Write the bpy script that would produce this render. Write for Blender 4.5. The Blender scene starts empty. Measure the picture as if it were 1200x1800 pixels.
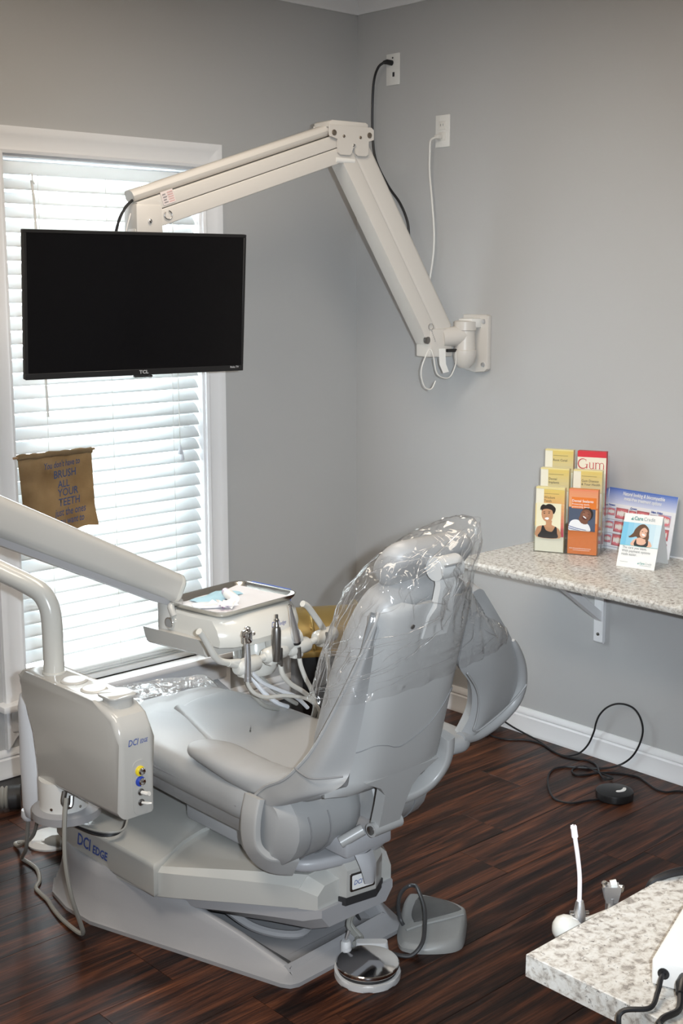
import bpy, bmesh, math, random
from mathutils import Vector, Matrix, noise
random.seed(7)
S = bpy.context.scene
COL = S.collection
R = math.radians
# ------------------------------------------------------------------ camera
cam = bpy.data.objects.new('camera', bpy.data.cameras.new('camera'))
COL.objects.link(cam)
cam.data.sensor_fit = 'VERTICAL'
cam.data.sensor_height = 36.0
cam.data.sensor_width = 24.0
cam.data.lens = 2215.16 / 1800 * 36
cam.data.clip_start = 0.05
yaw, pitch = R(47.253), R(-10.311)
fwd = Vector((math.cos(yaw) * math.cos(pitch), math.sin(yaw) * math.cos(pitch), math.sin(pitch)))
rgt = Vector((math.sin(yaw), -math.cos(yaw), 0))
upv = rgt.cross(fwd)
rot = Matrix((rgt, upv, -fwd)).transposed()
cam.matrix_world = Matrix.Translation((-3.511, -3.709, 1.635)) @ rot.to_4x4()
S.camera = cam
S.cycles.transparent_max_bounces = 40
# ------------------------------------------------------------------ world, lights, exposure
S.view_settings.view_transform = 'Standard'
S.view_settings.look = 'None'
S.view_settings.exposure = 0.0
S.view_settings.gamma = 1.0
S.view_settings.use_curve_mapping = False
W = bpy.data.worlds.new('sky'); S.world = W; W.use_nodes = True
bg = W.node_tree.nodes['Background']
bg.inputs[0].default_value = (0.88, 0.95, 1.0, 1)
bg.inputs[1].default_value = 12.0
def area(name, loc, aim, sx, sy, power, col):
    l = bpy.data.lights.new(name, 'AREA'); l.shape = 'RECTANGLE'; l.size = sx; l.size_y = sy
    l.energy = power; l.color = col
    o = bpy.data.objects.new(name, l); COL.objects.link(o); o.location = loc
    o.rotation_euler = (Vector(aim) - Vector(loc)).to_track_quat('-Z', 'Y').to_euler()
    return o
# two fluorescent troffers in the ceiling, out of frame
area('ceiling_lamp', (-1.5, -1.5, 2.715), (-1.5, -1.5, 0), 0.6, 1.2, 25, (1.0, 0.875, 0.73))
area('ceiling_lamp', (-3.1, -1.9, 2.715), (-3.1, -1.9, 0), 0.6, 1.2, 29, (1.0, 0.875, 0.73))
# the camera's flash head, to the right of the lens
fl = bpy.data.lights.new('camera_flash', 'SPOT'); fl.energy = 385; fl.color = (0.83, 0.92, 1.0)
fl.spot_size = R(55); fl.spot_blend = 1.0; fl.shadow_soft_size = 0.018
flo = bpy.data.objects.new('camera_flash', fl); COL.objects.link(flo)
flo.location = (-3.43, -3.785, 1.67)
flo.rotation_euler = (Vector((-0.95, -1.2, 0.92)) - flo.location).to_track_quat('-Z', 'Y').to_euler()
# ------------------------------------------------------------------ materials
MATS = {}
def mat(name, col, rough=0.5, metal=0.0, spec=0.5, coat=0.0, bump=0.0, bscale=200.0, var=0.0, vscale=6.0, alpha=1.0, trans=0.0, emit=None):
    if name in MATS: return MATS[name]
    m = bpy.data.materials.new(name); m.use_nodes = True
    nt = m.node_tree; b = nt.nodes['Principled BSDF']
    b.inputs['Base Color'].default_value = (*col, 1)
    b.inputs['Roughness'].default_value = rough
    b.inputs['Metallic'].default_value = metal
    b.inputs['Specular IOR Level'].default_value = spec
    b.inputs['Coat Weight'].default_value = coat
    b.inputs['Coat Roughness'].default_value = 0.08
    if trans: b.inputs['Transmission Weight'].default_value = trans
    tc = nt.nodes.new('ShaderNodeTexCoord')
    if var:
        n = nt.nodes.new('ShaderNodeTexNoise'); n.inputs['Scale'].default_value = vscale; n.inputs['Detail'].default_value = 5
        nt.links.new(tc.outputs['Object'], n.inputs['Vector'])
        mx = nt.nodes.new('ShaderNodeMix'); mx.data_type = 'RGBA'
        mx.inputs['A'].default_value = (*[c * (1 - var) for c in col], 1)
        mx.inputs['B'].default_value = (*[min(1, c * (1 + var)) for c in col], 1)
        nt.links.new(n.outputs['Fac'], mx.inputs['Factor']); nt.links.new(mx.outputs['Result'], b.inputs['Base Color'])
    if bump:
        n2 = nt.nodes.new('ShaderNodeTexNoise'); n2.inputs['Scale'].default_value = bscale; n2.inputs['Detail'].default_value = 4
        nt.links.new(tc.outputs['Object'], n2.inputs['Vector'])
        bp = nt.nodes.new('ShaderNodeBump'); bp.inputs['Strength'].default_value = bump; bp.inputs['Distance'].default_value = 0.002
        nt.links.new(n2.outputs['Fac'], bp.inputs['Height']); nt.links.new(bp.outputs['Normal'], b.inputs['Normal'])
    MATS[name] = m
    return m
M_wall = mat('wall_paint', (0.47, 0.47, 0.468), 0.75, spec=0.3, bump=0.06, bscale=350, var=0.015, vscale=2)
M_ceil = mat('ceiling_paint', (0.78, 0.77, 0.75), 0.8, bump=0.05, bscale=300)
M_trim = mat('trim_paint', (0.82, 0.82, 0.83), 0.35)
M_vinyl = mat('grey_vinyl', (0.335, 0.335, 0.335), 0.40, spec=0.5, bump=0.12, bscale=700, var=0.03, vscale=9)
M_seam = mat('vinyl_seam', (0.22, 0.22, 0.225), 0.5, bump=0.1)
M_shell = mat('chair_plastic', (0.40, 0.397, 0.39), 0.33, spec=0.5, var=0.01, bump=0.02)
M_box = mat('unit_plastic', (0.48, 0.47, 0.445), 0.16, spec=0.5, coat=0.3, bump=0.01)
M_cream = mat('cream_enamel', (0.61, 0.60, 0.56), 0.2, spec=0.5, coat=0.4, bump=0.01)
M_cover = mat('base_cover_plastic', (0.52, 0.52, 0.495), 0.13, spec=0.6, coat=0.35, bump=0.01)
M_base = mat('base_paint', (0.40, 0.40, 0.415), 0.34, spec=0.5, bump=0.15, bscale=900)
M_dark = mat('dark_recess', (0.03, 0.03, 0.032), 0.5)
M_arm = mat('arm_enamel', (0.62, 0.59, 0.55), 0.38, spec=0.5, bump=0.02, bscale=400)
M_white = mat('white_plastic', (0.80, 0.79, 0.76), 0.35, bump=0.01)
M_black = mat('black_plastic', (0.012, 0.012, 0.013), 0.38, bump=0.02)
M_cord = mat('black_cord', (0.012, 0.012, 0.014), 0.45, bump=0.02)
M_gcord = mat('grey_cord', (0.33, 0.325, 0.30), 0.42, bump=0.02)
M_wcord = mat('white_cord', (0.72, 0.70, 0.66), 0.4, bump=0.02)
M_chrome = mat('chrome', (0.82, 0.82, 0.83), 0.08, 1.0, bump=0.01)
M_steel = mat('brushed_steel', (0.62, 0.60, 0.56), 0.24, 1.0, bump=0.06, bscale=300)
M_alu = mat('satin_aluminium', (0.74, 0.75, 0.78), 0.38, 1.0, bump=0.03, bscale=500)
M_dsteel = mat('dark_steel', (0.28, 0.27, 0.26), 0.35, 1.0, bump=0.05, bscale=500)
M_gold = mat('gold_paint', (0.36, 0.25, 0.085), 0.33, 0.45, bump=0.05, bscale=120, var=0.05)
M_chest = mat('black_lacquer', (0.01, 0.01, 0.011), 0.22, bump=0.02)
M_screen = mat('screen_glass', (0.004, 0.004, 0.005), 0.09, spec=0.35, bump=0.004, bscale=30)
M_paper = mat('paper', (0.70, 0.69, 0.71), 0.7, bump=0.05, bscale=80)
M_tank = mat('milky_bottle', (0.74, 0.76, 0.80), 0.4, bump=0.01)
M_blue = mat('blue_print', (0.05, 0.09, 0.33), 0.5, bump=0.02)
M_yell = mat('yellow_ring', (0.80, 0.62, 0.03), 0.35, bump=0.01)
M_bluer = mat('blue_ring', (0.03, 0.07, 0.42), 0.35, bump=0.01)
M_gprint = mat('grey_print', (0.25, 0.25, 0.25), 0.5, bump=0.01)
M_wprint = mat('white_print', (0.85, 0.85, 0.84), 0.5, bump=0.01)

def slat_mat():
    m = mat('blind_slat', (0.86, 0.86, 0.85), 0.35, bump=0.01)
    nt = m.node_tree; b = nt.nodes['Principled BSDF']
    tr = nt.nodes.new('ShaderNodeBsdfTranslucent'); tr.inputs[0].default_value = (0.9, 0.92, 0.92, 1)
    mx = nt.nodes.new('ShaderNodeMixShader'); mx.inputs[0].default_value = 0.33
    nt.links.new(b.outputs[0], mx.inputs[1]); nt.links.new(tr.outputs[0], mx.inputs[2])
    nt.links.new(mx.outputs[0], nt.nodes['Material Output'].inputs[0])
    return m
M_slat = slat_mat()

def film_mat(name, tint, amount, rough, haze=0.0, wrinkle=0.0, wscale=20):
    # thin clear film: transparent, with a glossy coat by angle and a little milky haze
    m = bpy.data.materials.new(name); m.use_nodes = True; nt = m.node_tree
    for n in list(nt.nodes): nt.nodes.remove(n)
    out = nt.nodes.new('ShaderNodeOutputMaterial')
    tr = nt.nodes.new('ShaderNodeBsdfTransparent'); tr.inputs[0].default_value = (*tint, 1)
    gl = nt.nodes.new('ShaderNodeBsdfGlossy'); gl.inputs['Roughness'].default_value = rough
    lw = nt.nodes.new('ShaderNodeLayerWeight'); lw.inputs[0].default_value = 0.5
    pw = nt.nodes.new('ShaderNodeMath'); pw.operation = 'POWER'; pw.inputs[1].default_value = 4.0
    ad = nt.nodes.new('ShaderNodeMath'); ad.operation = 'MULTIPLY_ADD'; ad.inputs[1].default_value = 0.95; ad.inputs[2].default_value = 0.06
    nt.links.new(lw.outputs['Facing'], pw.inputs[0]); nt.links.new(pw.outputs[0], ad.inputs[0])
    mul = nt.nodes.new('ShaderNodeMath'); mul.operation = 'MULTIPLY'; mul.inputs[1].default_value = amount; mul.use_clamp = True
    mx = nt.nodes.new('ShaderNodeMixShader')
    tc = nt.nodes.new('ShaderNodeTexCoord'); ns = nt.nodes.new('ShaderNodeTexNoise'); ns.inputs['Scale'].default_value = wscale
    ns.inputs['Detail'].default_value = 3; ns.inputs['Distortion'].default_value = 0.8; ns.noise_type = 'RIDGED_MULTIFRACTAL'
    mp = nt.nodes.new('ShaderNodeMapping'); mp.inputs['Scale'].default_value = (1.0, 1.0, 0.4)
    bp = nt.nodes.new('ShaderNodeBump'); bp.inputs['Strength'].default_value = wrinkle; bp.inputs['Distance'].default_value = 0.035
    nt.links.new(tc.outputs['Object'], mp.inputs['Vector']); nt.links.new(mp.outputs[0], ns.inputs['Vector']); nt.links.new(ns.outputs['Fac'], bp.inputs['Height'])
    if wrinkle:
        nt.links.new(bp.outputs['Normal'], gl.inputs['Normal'])
    nt.links.new(ad.outputs[0], mul.inputs[0]); nt.links.new(mul.outputs[0], mx.inputs[0])
    last = tr
    if haze:
        df = nt.nodes.new('ShaderNodeBsdfDiffuse'); df.inputs[0].default_value = (0.9, 0.9, 0.9, 1)
        tl = nt.nodes.new('ShaderNodeBsdfTranslucent'); tl.inputs[0].default_value = (0.9, 0.9, 0.9, 1)
        m1 = nt.nodes.new('ShaderNodeMixShader'); m1.inputs[0].default_value = 0.4
        nt.links.new(df.outputs[0], m1.inputs[1]); nt.links.new(tl.outputs[0], m1.inputs[2])
        m2 = nt.nodes.new('ShaderNodeMixShader'); m2.inputs[0].default_value = haze
        nt.links.new(tr.outputs[0], m2.inputs[1]); nt.links.new(m1.outputs[0], m2.inputs[2]); last = m2
    nt.links.new(last.outputs[0], mx.inputs[1]); nt.links.new(gl.outputs[0], mx.inputs[2])
    nt.links.new(mx.outputs[0], out.inputs[0])
    MATS[name] = m
    return m
M_film = film_mat('clear_film', (0.985, 0.985, 0.985), 0.9, 0.10, 0.05, 1.0, 22)
M_toe = film_mat('hazy_film', (0.95, 0.95, 0.95), 1.3, 0.14, 0.22, 1.0, 30)
M_bracket = mat('bracket_plastic', (0.56, 0.56, 0.55), 0.35, bump=0.01)
M_crease_glint = film_mat('film_crease_glint', (0.97, 0.97, 0.97), 2.2, 0.12, 0.16)  # highlights of the folds put in as extra gloss and haze
M_acrylic = film_mat('clear_acrylic', (0.97, 0.98, 0.98), 0.8, 0.05)
M_glass = film_mat('window_glass', (0.97, 0.99, 0.99), 1.0, 0.02)

def granite():
    m = bpy.data.materials.new('speckled_laminate'); m.use_nodes = True; nt = m.node_tree; b = nt.nodes['Principled BSDF']
    L = nt.links.new
    tc = nt.nodes.new('ShaderNodeTexCoord')
    def ns(scale, det, rough=0.6, dist=0.0):
        n = nt.nodes.new('ShaderNodeTexNoise'); n.inputs['Scale'].default_value = scale; n.inputs['Detail'].default_value = det
        n.inputs['Roughness'].default_value = rough; n.inputs['Distortion'].default_value = dist
        L(tc.outputs['Object'], n.inputs['Vector']); return n
    def ramp(src, stops):
        r = nt.nodes.new('ShaderNodeValToRGB'); e = r.color_ramp.elements
        e[0].position, e[0].color = stops[0][0], (*stops[0][1], 1)
        e[1].position, e[1].color = stops[-1][0], (*stops[-1][1], 1)
        for p, c in stops[1:-1]:
            k = e.new(p); k.color = (*c, 1)
        L(src, r.inputs[0]); return r
    r1 = ramp(ns(78, 6, 0.62, 0.5).outputs['Fac'], [(0.34, (0.30, 0.275, 0.25)), (0.44, (0.52, 0.485, 0.44)), (0.53, (0.66, 0.64, 0.60)), (0.68, (0.73, 0.72, 0.69))])
    r2 = ramp(ns(135, 5, 0.7, 0.8).outputs['Fac'], [(0.35, (1, 1, 1)), (0.42, (0, 0, 0))])
    r3 = ramp(ns(17, 3, 0.6, 0.5).outputs['Fac'], [(0.38, (0.35, 0.35, 0.35)), (0.62, (1, 1, 1))])
    mu = nt.nodes.new('ShaderNodeMix'); mu.data_type = 'RGBA'; mu.blend_type = 'MULTIPLY'; mu.inputs['Factor'].default_value = 1
    L(r2.outputs[0], mu.inputs['A']); L(r3.outputs[0], mu.inputs['B'])
    mx = nt.nodes.new('ShaderNodeMix'); mx.data_type = 'RGBA'
    L(mu.outputs['Result'], mx.inputs['Factor']); L(r1.outputs[0], mx.inputs['A']); mx.inputs['B'].default_value = (0.10, 0.09, 0.085, 1)
    L(mx.outputs['Result'], b.inputs['Base Color'])
    b.inputs['Roughness'].default_value = 0.22
    MATS['granite'] = m
    return m
M_gran = granite()

def wood():
    m = bpy.data.materials.new('walnut_plank'); m.use_nodes = True; nt = m.node_tree; b = nt.nodes['Principled BSDF']
    L = nt.links.new
    tc = nt.nodes.new('ShaderNodeTexCoord'); oi = nt.nodes.new('ShaderNodeObjectInfo')
    ad = nt.nodes.new('ShaderNodeVectorMath'); ad.operation = 'MULTIPLY_ADD'
    cmb = nt.nodes.new('ShaderNodeCombineXYZ')
    for i in range(3): L(oi.outputs['Random'], cmb.inputs[i])
    ad.inputs[1].default_value = (37, 19, 11); L(cmb.outputs[0], ad.inputs[0]); L(tc.outputs['Object'], ad.inputs[2])
    mp = nt.nodes.new('ShaderNodeMapping'); mp.inputs['Scale'].default_value = (1.0, 13.0, 3.0); L(ad.outputs[0], mp.inputs[0])
    n1 = nt.nodes.new('ShaderNodeTexNoise'); n1.inputs['Scale'].default_value = 2.1; n1.inputs['Detail'].default_value = 7; n1.inputs['Roughness'].default_value = 0.62; n1.inputs['Distortion'].default_value = 0.9
    L(mp.outputs[0], n1.inputs['Vector'])
    mp2 = nt.nodes.new('ShaderNodeMapping'); mp2.inputs['Scale'].default_value = (3.0, 90.0, 3.0); L(ad.outputs[0], mp2.inputs[0])
    n2 = nt.nodes.new('ShaderNodeTexNoise'); n2.inputs['Scale'].default_value = 2.0; n2.inputs['Detail'].default_value = 5
    L(mp2.outputs[0], n2.inputs['Vector'])
    r = nt.nodes.new('ShaderNodeValToRGB'); e = r.color_ramp.elements
    e[0].position, e[0].color = 0.30, (0.0060, 0.0032, 0.0026, 1)
    e[1].position, e[1].color = 0.74, (0.235, 0.082, 0.034, 1)
    k = e.new(0.45); k.color = (0.030, 0.0115, 0.0075, 1)
    k = e.new(0.57); k.color = (0.105, 0.036, 0.0175, 1)
    L(n1.outputs['Fac'], r.inputs[0])
    mu = nt.nodes.new('ShaderNodeMix'); mu.data_type = 'RGBA'; mu.blend_type = 'MULTIPLY'; mu.inputs['Factor'].default_value = 0.75
    r2 = nt.nodes.new('ShaderNodeValToRGB'); r2.color_ramp.elements[0].position = 0.35; r2.color_ramp.elements[0].color = (0.35, 0.33, 0.32, 1); r2.color_ramp.elements[1].position = 0.62
    L(n2.outputs['Fac'], r2.inputs[0]); L(r.outputs[0], mu.inputs['A']); L(r2.outputs[0], mu.inputs['B'])
    L(mu.outputs['Result'], b.inputs['Base Color'])
    b.inputs['Roughness'].default_value = 0.36; b.inputs['Specular IOR Level'].default_value = 0.26
    bp = nt.nodes.new('ShaderNodeBump'); bp.inputs['Strength'].default_value = 0.35; bp.inputs['Distance'].default_value = 0.0015
    L(n2.outputs['Fac'], bp.inputs['Height']); L(bp.outputs[0], b.inputs['Normal'])
    MATS['wood'] = m
    return m
M_wood = wood()

def burlap():
    m = bpy.data.materials.new('burlap'); m.use_nodes = True; nt = m.node_tree; b = nt.nodes['Principled BSDF']
    L = nt.links.new
    tc = nt.nodes.new('ShaderNodeTexCoord')
    n = nt.nodes.new('ShaderNodeTexNoise'); n.inputs['Scale'].default_value = 14; n.inputs['Detail'].default_value = 6
    L(tc.outputs['Object'], n.inputs['Vector'])
    w1 = nt.nodes.new('ShaderNodeTexWave'); w1.bands_direction = 'X'; w1.inputs['Scale'].default_value = 130; w1.inputs['Distortion'].default_value = 2
    w2 = nt.nodes.new('ShaderNodeTexWave'); w2.bands_direction = 'Z'; w2.inputs['Scale'].default_value = 130; w2.inputs['Distortion'].default_value = 2
    for w in (w1, w2): L(tc.outputs['Object'], w.inputs['Vector'])
    mu = nt.nodes.new('ShaderNodeMath'); mu.operation = 'MULTIPLY'; L(w1.outputs['Fac'], mu.inputs[0]); L(w2.outputs['Fac'], mu.inputs[1])
    r = nt.nodes.new('ShaderNodeValToRGB'); r.color_ramp.elements[0].color = (0.165, 0.108, 0.055, 1); r.color_ramp.elements[1].color = (0.38, 0.27, 0.15, 1)
    r.color_ramp.elements[0].position = 0.3; r.color_ramp.elements[1].position = 0.7
    L(n.outputs['Fac'], r.inputs[0]); L(r.outputs[0], b.inputs['Base Color']); b.inputs['Roughness'].default_value = 0.95
    tl = nt.nodes.new('ShaderNodeBsdfTranslucent'); tl.inputs[0].default_value = (0.42, 0.27, 0.12, 1)
    mx = nt.nodes.new('ShaderNodeMixShader'); mx.inputs[0].default_value = 0.38
    L(b.outputs[0], mx.inputs[1]); L(tl.outputs[0], mx.inputs[2])
    tp = nt.nodes.new('ShaderNodeBsdfTransparent')
    th = nt.nodes.new('ShaderNodeMath'); th.operation = 'GREATER_THAN'; th.inputs[1].default_value = 0.80
    L(mu.outputs[0], th.inputs[0])
    sc = nt.nodes.new('ShaderNodeMath'); sc.operation = 'MULTIPLY'; sc.inputs[1].default_value = 0.45; L(th.outputs[0], sc.inputs[0])
    m2 = nt.nodes.new('ShaderNodeMixShader'); L(sc.outputs[0], m2.inputs[0]); L(mx.outputs[0], m2.inputs[1]); L(tp.outputs[0], m2.inputs[2])
    L(m2.outputs[0], nt.nodes['Material Output'].inputs[0])
    MATS['burlap'] = m
    return m
M_burlap = burlap()

# ------------------------------------------------------------------ object helpers
def thing(name, label, cat, loc=(0, 0, 0), group=None):
    o = bpy.data.objects.new(name, None); COL.objects.link(o); o.location = loc
    o.empty_display_size = 0.05
    o['label'] = label; o['category'] = cat
    if group: o['group'] = group
    return o
def tag(o, label, cat, group=None):
    o['label'] = label; o['category'] = cat
    if group: o['group'] = group
    return o
def world_of(o):
    m = Matrix.Translation(o.location)
    return m if o.parent is None else world_of(o.parent) @ o.matrix_parent_inverse @ m
def attach(o, parent):
    if parent is not None:
        o.parent = parent
        o.matrix_parent_inverse = world_of(parent).inverted()   # meshes are written in world coordinates
def obj(name, bm, m, parent=None, smooth=True, angle=40, label=None, kind=None):
    bmesh.ops.recalc_face_normals(bm, faces=bm.faces[:])
    me = bpy.data.meshes.new(name)
    if smooth:
        ca = R(angle)
        for f in bm.faces: f.smooth = True
        for e in bm.edges:
            if len(e.link_faces) == 2 and e.calc_face_angle(0) > ca: e.smooth = False
    bm.to_mesh(me); bm.free()
    for mm in (m if isinstance(m, (list, tuple)) else [m]): me.materials.append(mm)
    o = bpy.data.objects.new(name, me); COL.objects.link(o)
    attach(o, parent)
    if label: o['label'] = label
    if kind: o['kind'] = kind
    return o
def BM(): return bmesh.new()
def add_box(bm, c, s, bev=0.0, rz=0.0, seg=2, mat3=None):
    r = bmesh.ops.create_cube(bm, size=1.0)
    vs = r['verts']
    bmesh.ops.scale(bm, vec=s, verts=vs)
    if bev > 0:
        es = list({e for v in vs for e in v.link_edges})
        rb = bmesh.ops.bevel(bm, geom=es, offset=bev, segments=seg, affect='EDGES', profile=0.5)
        vs = list({v for f in rb['faces'] for v in f.verts} | {v for v in vs if v.is_valid})
    M = Matrix.Translation(c) @ ((mat3.to_4x4()) if mat3 is not None else Matrix.Rotation(rz, 4, 'Z'))
    bmesh.ops.transform(bm, matrix=M, verts=vs)
    return vs
def box(c, s, bev=0.0, rz=0.0, seg=2, mat3=None):
    bm = BM(); add_box(bm, c, s, bev, rz, seg, mat3); return bm
def spline(pts, n=8, closed=False):
    P = [Vector(p) for p in pts]; out = []
    N = len(P)
    rng = range(N if closed else N - 1)
    for i in rng:
        if closed: a, b, c, d = P[i - 1], P[i], P[(i + 1) % N], P[(i + 2) % N]
        else: a, b, c, d = P[max(i - 1, 0)], P[i], P[i + 1], P[min(i + 2, N - 1)]
        for k in range(n):
            t = k / n
            out.append(0.5 * ((2 * b) + (c - a) * t + (2 * a - 5 * b + 4 * c - d) * t * t + (3 * b - 3 * c + d - a) * t ** 3))
    if not closed: out.append(P[-1])
    return out
def add_tube(bm, pts, r, seg=8, cap=True, flat=None):
    # r: number or list per point; flat=(width, height, up) gives a flat strip section
    P = [Vector(p) for p in pts]; N = len(P); rings = []
    up = Vector((0, 0, 1)) if flat is None else Vector(flat[2])
    prev = None
    for i in range(N):
        t = (P[min(i + 1, N - 1)] - P[max(i - 1, 0)]).normalized()
        if prev is None or flat is not None:
            ref = up if abs(t.dot(up)) < 0.95 else Vector((1, 0, 0))
            a = t.cross(ref).normalized()
        else:
            a = (prev - t * prev.dot(t))
            a = a.normalized() if a.length > 1e-6 else t.orthogonal().normalized()
        prev = a
        b = t.cross(a).normalized()
        rr = r[i] if isinstance(r, (list, tuple)) else r
        ring = []
        for k in range(seg):
            an = 2 * math.pi * k / seg
            ca, sa = math.cos(an), math.sin(an)
            if flat is not None:
                e = 0.35
                ca = math.copysign(abs(ca) ** e, ca); sa = math.copysign(abs(sa) ** e, sa)
                ring.append(bm.verts.new(P[i] + a * ca * flat[0] / 2 + b * sa * flat[1] / 2))
            else:
                ring.append(bm.verts.new(P[i] + a * ca * rr + b * sa * rr))
        rings.append(ring)
    for i in range(N - 1):
        for k in range(seg):
            bm.faces.new((rings[i][k], rings[i][(k + 1) % seg], rings[i + 1][(k + 1) % seg], rings[i + 1][k]))
    if cap:
        bm.faces.new(rings[0][::-1]); bm.faces.new(rings[-1])
    return rings
def tube(pts, r, seg=8, smooth_n=0, flat=None, closed=False):
    bm = BM()
    if smooth_n: pts = spline(pts, smooth_n, closed)
    add_tube(bm, pts, r, seg, True, flat); return bm
def add_lathe(bm, prof, c, axis=(0, 0, 1), seg=24):
    # prof: (radius, height) pairs along the axis
    ax = Vector(axis).normalized(); a = ax.orthogonal().normalized(); b = ax.cross(a); c = Vector(c)
    rings = []
    for r, h in prof:
        if r < 1e-6: rings.append([bm.verts.new(c + ax * h)])
        else: rings.append([bm.verts.new(c + ax * h + (a * math.cos(2 * math.pi * k / seg) + b * math.sin(2 * math.pi * k / seg)) * r) for k in range(seg)])
    for p, q in zip(rings, rings[1:]):
        for k in range(seg):
            k2 = (k + 1) % seg
            if len(p) == 1 and len(q) == 1: continue
            if len(p) == 1: bm.faces.new((p[0], q[k], q[k2]))
            elif len(q) == 1: bm.faces.new((p[k], p[k2], q[0]))
            else: bm.faces.new((p[k], p[k2], q[k2], q[k]))
    if len(rings[0]) > 1: bm.faces.new(rings[0][::-1])
    if len(rings[-1]) > 1: bm.faces.new(rings[-1])
def lathe(prof, c, axis=(0, 0, 1), seg=24):
    bm = BM(); add_lathe(bm, prof, c, axis, seg); return bm
def frame(O, U, V, Wd=None):
    O, U, V = Vector(O), Vector(U).normalized(), Vector(V).normalized()
    Wd = U.cross(V).normalized() if Wd is None else Vector(Wd).normalized()
    return lambda u, v, w=0.0: O + U * u + V * v + Wd * w
def add_prism(bm, outline, a, b, fr, bev=0.0, seg=2):
    lo = [bm.verts.new(fr(u, v, a)) for u, v in outline]
    hi = [bm.verts.new(fr(u, v, b)) for u, v in outline]
    n = len(lo); fs = [bm.faces.new(lo[::-1]), bm.faces.new(hi)]
    for i in range(n): fs.append(bm.faces.new((lo[i], lo[(i + 1) % n], hi[(i + 1) % n], hi[i])))
    if bev > 0:
        es = list({e for f in fs[:2] for e in f.edges})
        bmesh.ops.bevel(bm, geom=es, offset=bev, segments=seg, affect='EDGES', profile=0.5)
def prism(outline, a, b, fr, bev=0.0, seg=2):
    bm = BM(); add_prism(bm, outline, a, b, fr, bev, seg); return bm
def rrect(w, h, r, n=5, cx=0.0, cy=0.0):
    out = []
    for sx, sy, a0 in ((1, 1, 0), (-1, 1, 90), (-1, -1, 180), (1, -1, 270)):
        for k in range(n + 1):
            a = R(a0 + 90 * k / n)
            out.append((cx + sx * (w / 2 - r) + r * math.cos(a), cy + sy * (h / 2 - r) + r * math.sin(a)))
    return out
def smooth2(pts, n=6): return [(p.x, p.y) for p in spline([(a, b, 0) for a, b in pts], n, True)]
def add_pad(bm, outline, w0, w1, r, fr, crown=0.0, nr=4, top=None):
    # cushion: rounded rim, crowned top at w1; fr(u, v, w) places it; top(u, v) adds to w
    N = len(outline)
    cx = sum(p[0] for p in outline) / N; cy = sum(p[1] for p in outline) / N
    nrm = []
    for i in range(N):
        a, b = outline[i - 1], outline[(i + 1) % N]
        tx, ty = b[0] - a[0], b[1] - a[1]; l = math.hypot(tx, ty) or 1
        nx, ny = ty / l, -tx / l
        if nx * (outline[i][0] - cx) + ny * (outline[i][1] - cy) < 0: nx, ny = -nx, -ny
        nrm.append((nx, ny))
    rings = []
    def ring(ins, w, sc=1.0, dw=0.0):
        vs = []
        for (x, y), (nx, ny) in zip(outline, nrm):
            u, v = x - nx * ins, y - ny * ins
            u, v = cx + (u - cx) * sc, cy + (v - cy) * sc
            ww = w + dw + (top(u, v) if top else 0.0)
            vs.append(bm.verts.new(fr(u, v, ww)))
        rings.append(vs)
    r2 = min(r, (w1 - w0) / 2)
    for sc in (0.3, 0.65): ring(r, w0, sc)
    for k in range(nr + 1):
        a = math.pi / 2 * k / nr
        ring(r * (1 - math.sin(a)), w0 + r2 * (1 - math.cos(a)))
    for k in range(nr + 1):
        a = math.pi / 2 * k / nr
        ring(r * (1 - math.cos(a)), w1 - r2 * (1 - math.sin(a)))
    for sc in (0.88, 0.7, 0.45, 0.2): ring(r, w1, sc, crown * (1 - sc * sc))
    for p, q in zip(rings, rings[1:]):
        for i in range(N):
            j = (i + 1) % N
            bm.faces.new((p[i], p[j], q[j], q[i]))
    for rg_, fl_ in ((rings[0], True), (rings[-1], False)):
        c = bm.verts.new(sum((v.co for v in rg_), Vector()) / N)
        for i in range(N): bm.faces.new((c, rg_[(i + 1) % N], rg_[i]) if fl_ else (c, rg_[i], rg_[(i + 1) % N]))
def pad(outline, w0, w1, r, fr, crown=0.0, nr=4, top=None):
    bm = BM(); add_pad(bm, outline, w0, w1, r, fr, crown, nr, top); return bm
def sheet(rows, thick=0.0, n_sub=0):
    # rows of 3-D points -> surface, optionally given thickness
    bm = BM()
    vs = [[bm.verts.new(Vector(p)) for p in row] for row in rows]
    for a, b in zip(vs, vs[1:]):
        for i in range(len(a) - 1): bm.faces.new((a[i], a[i + 1], b[i + 1], b[i]))
    bmesh.ops.recalc_face_normals(bm, faces=bm.faces[:])
    if thick: bmesh.ops.solidify(bm, geom=bm.faces[:], thickness=thick)
    for _ in range(n_sub): bmesh.ops.subdivide_edges(bm, edges=bm.edges[:], cuts=1, use_grid_fill=True, smooth=0.5)
    return bm
def resample(rows, nu, nv):
    g = [spline(r, nu) for r in rows]
    cols = [spline([g[j][i] for j in range(len(g))], nv) for i in range(len(g[0]))]
    return [[cols[i][j] for i in range(len(cols))] for j in range(len(cols[0]))]
def loft(rings, cap=True):
    bm = BM(); vs = [[bm.verts.new(Vector(p)) for p in r] for r in rings]; n = len(vs[0])
    for a, b in zip(vs, vs[1:]):
        for i in range(n): bm.faces.new((a[i], a[(i + 1) % n], b[(i + 1) % n], b[i]))
    if cap: bm.faces.new(vs[0][::-1]); bm.faces.new(vs[-1])
    return bm
TEXTS = []
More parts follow.
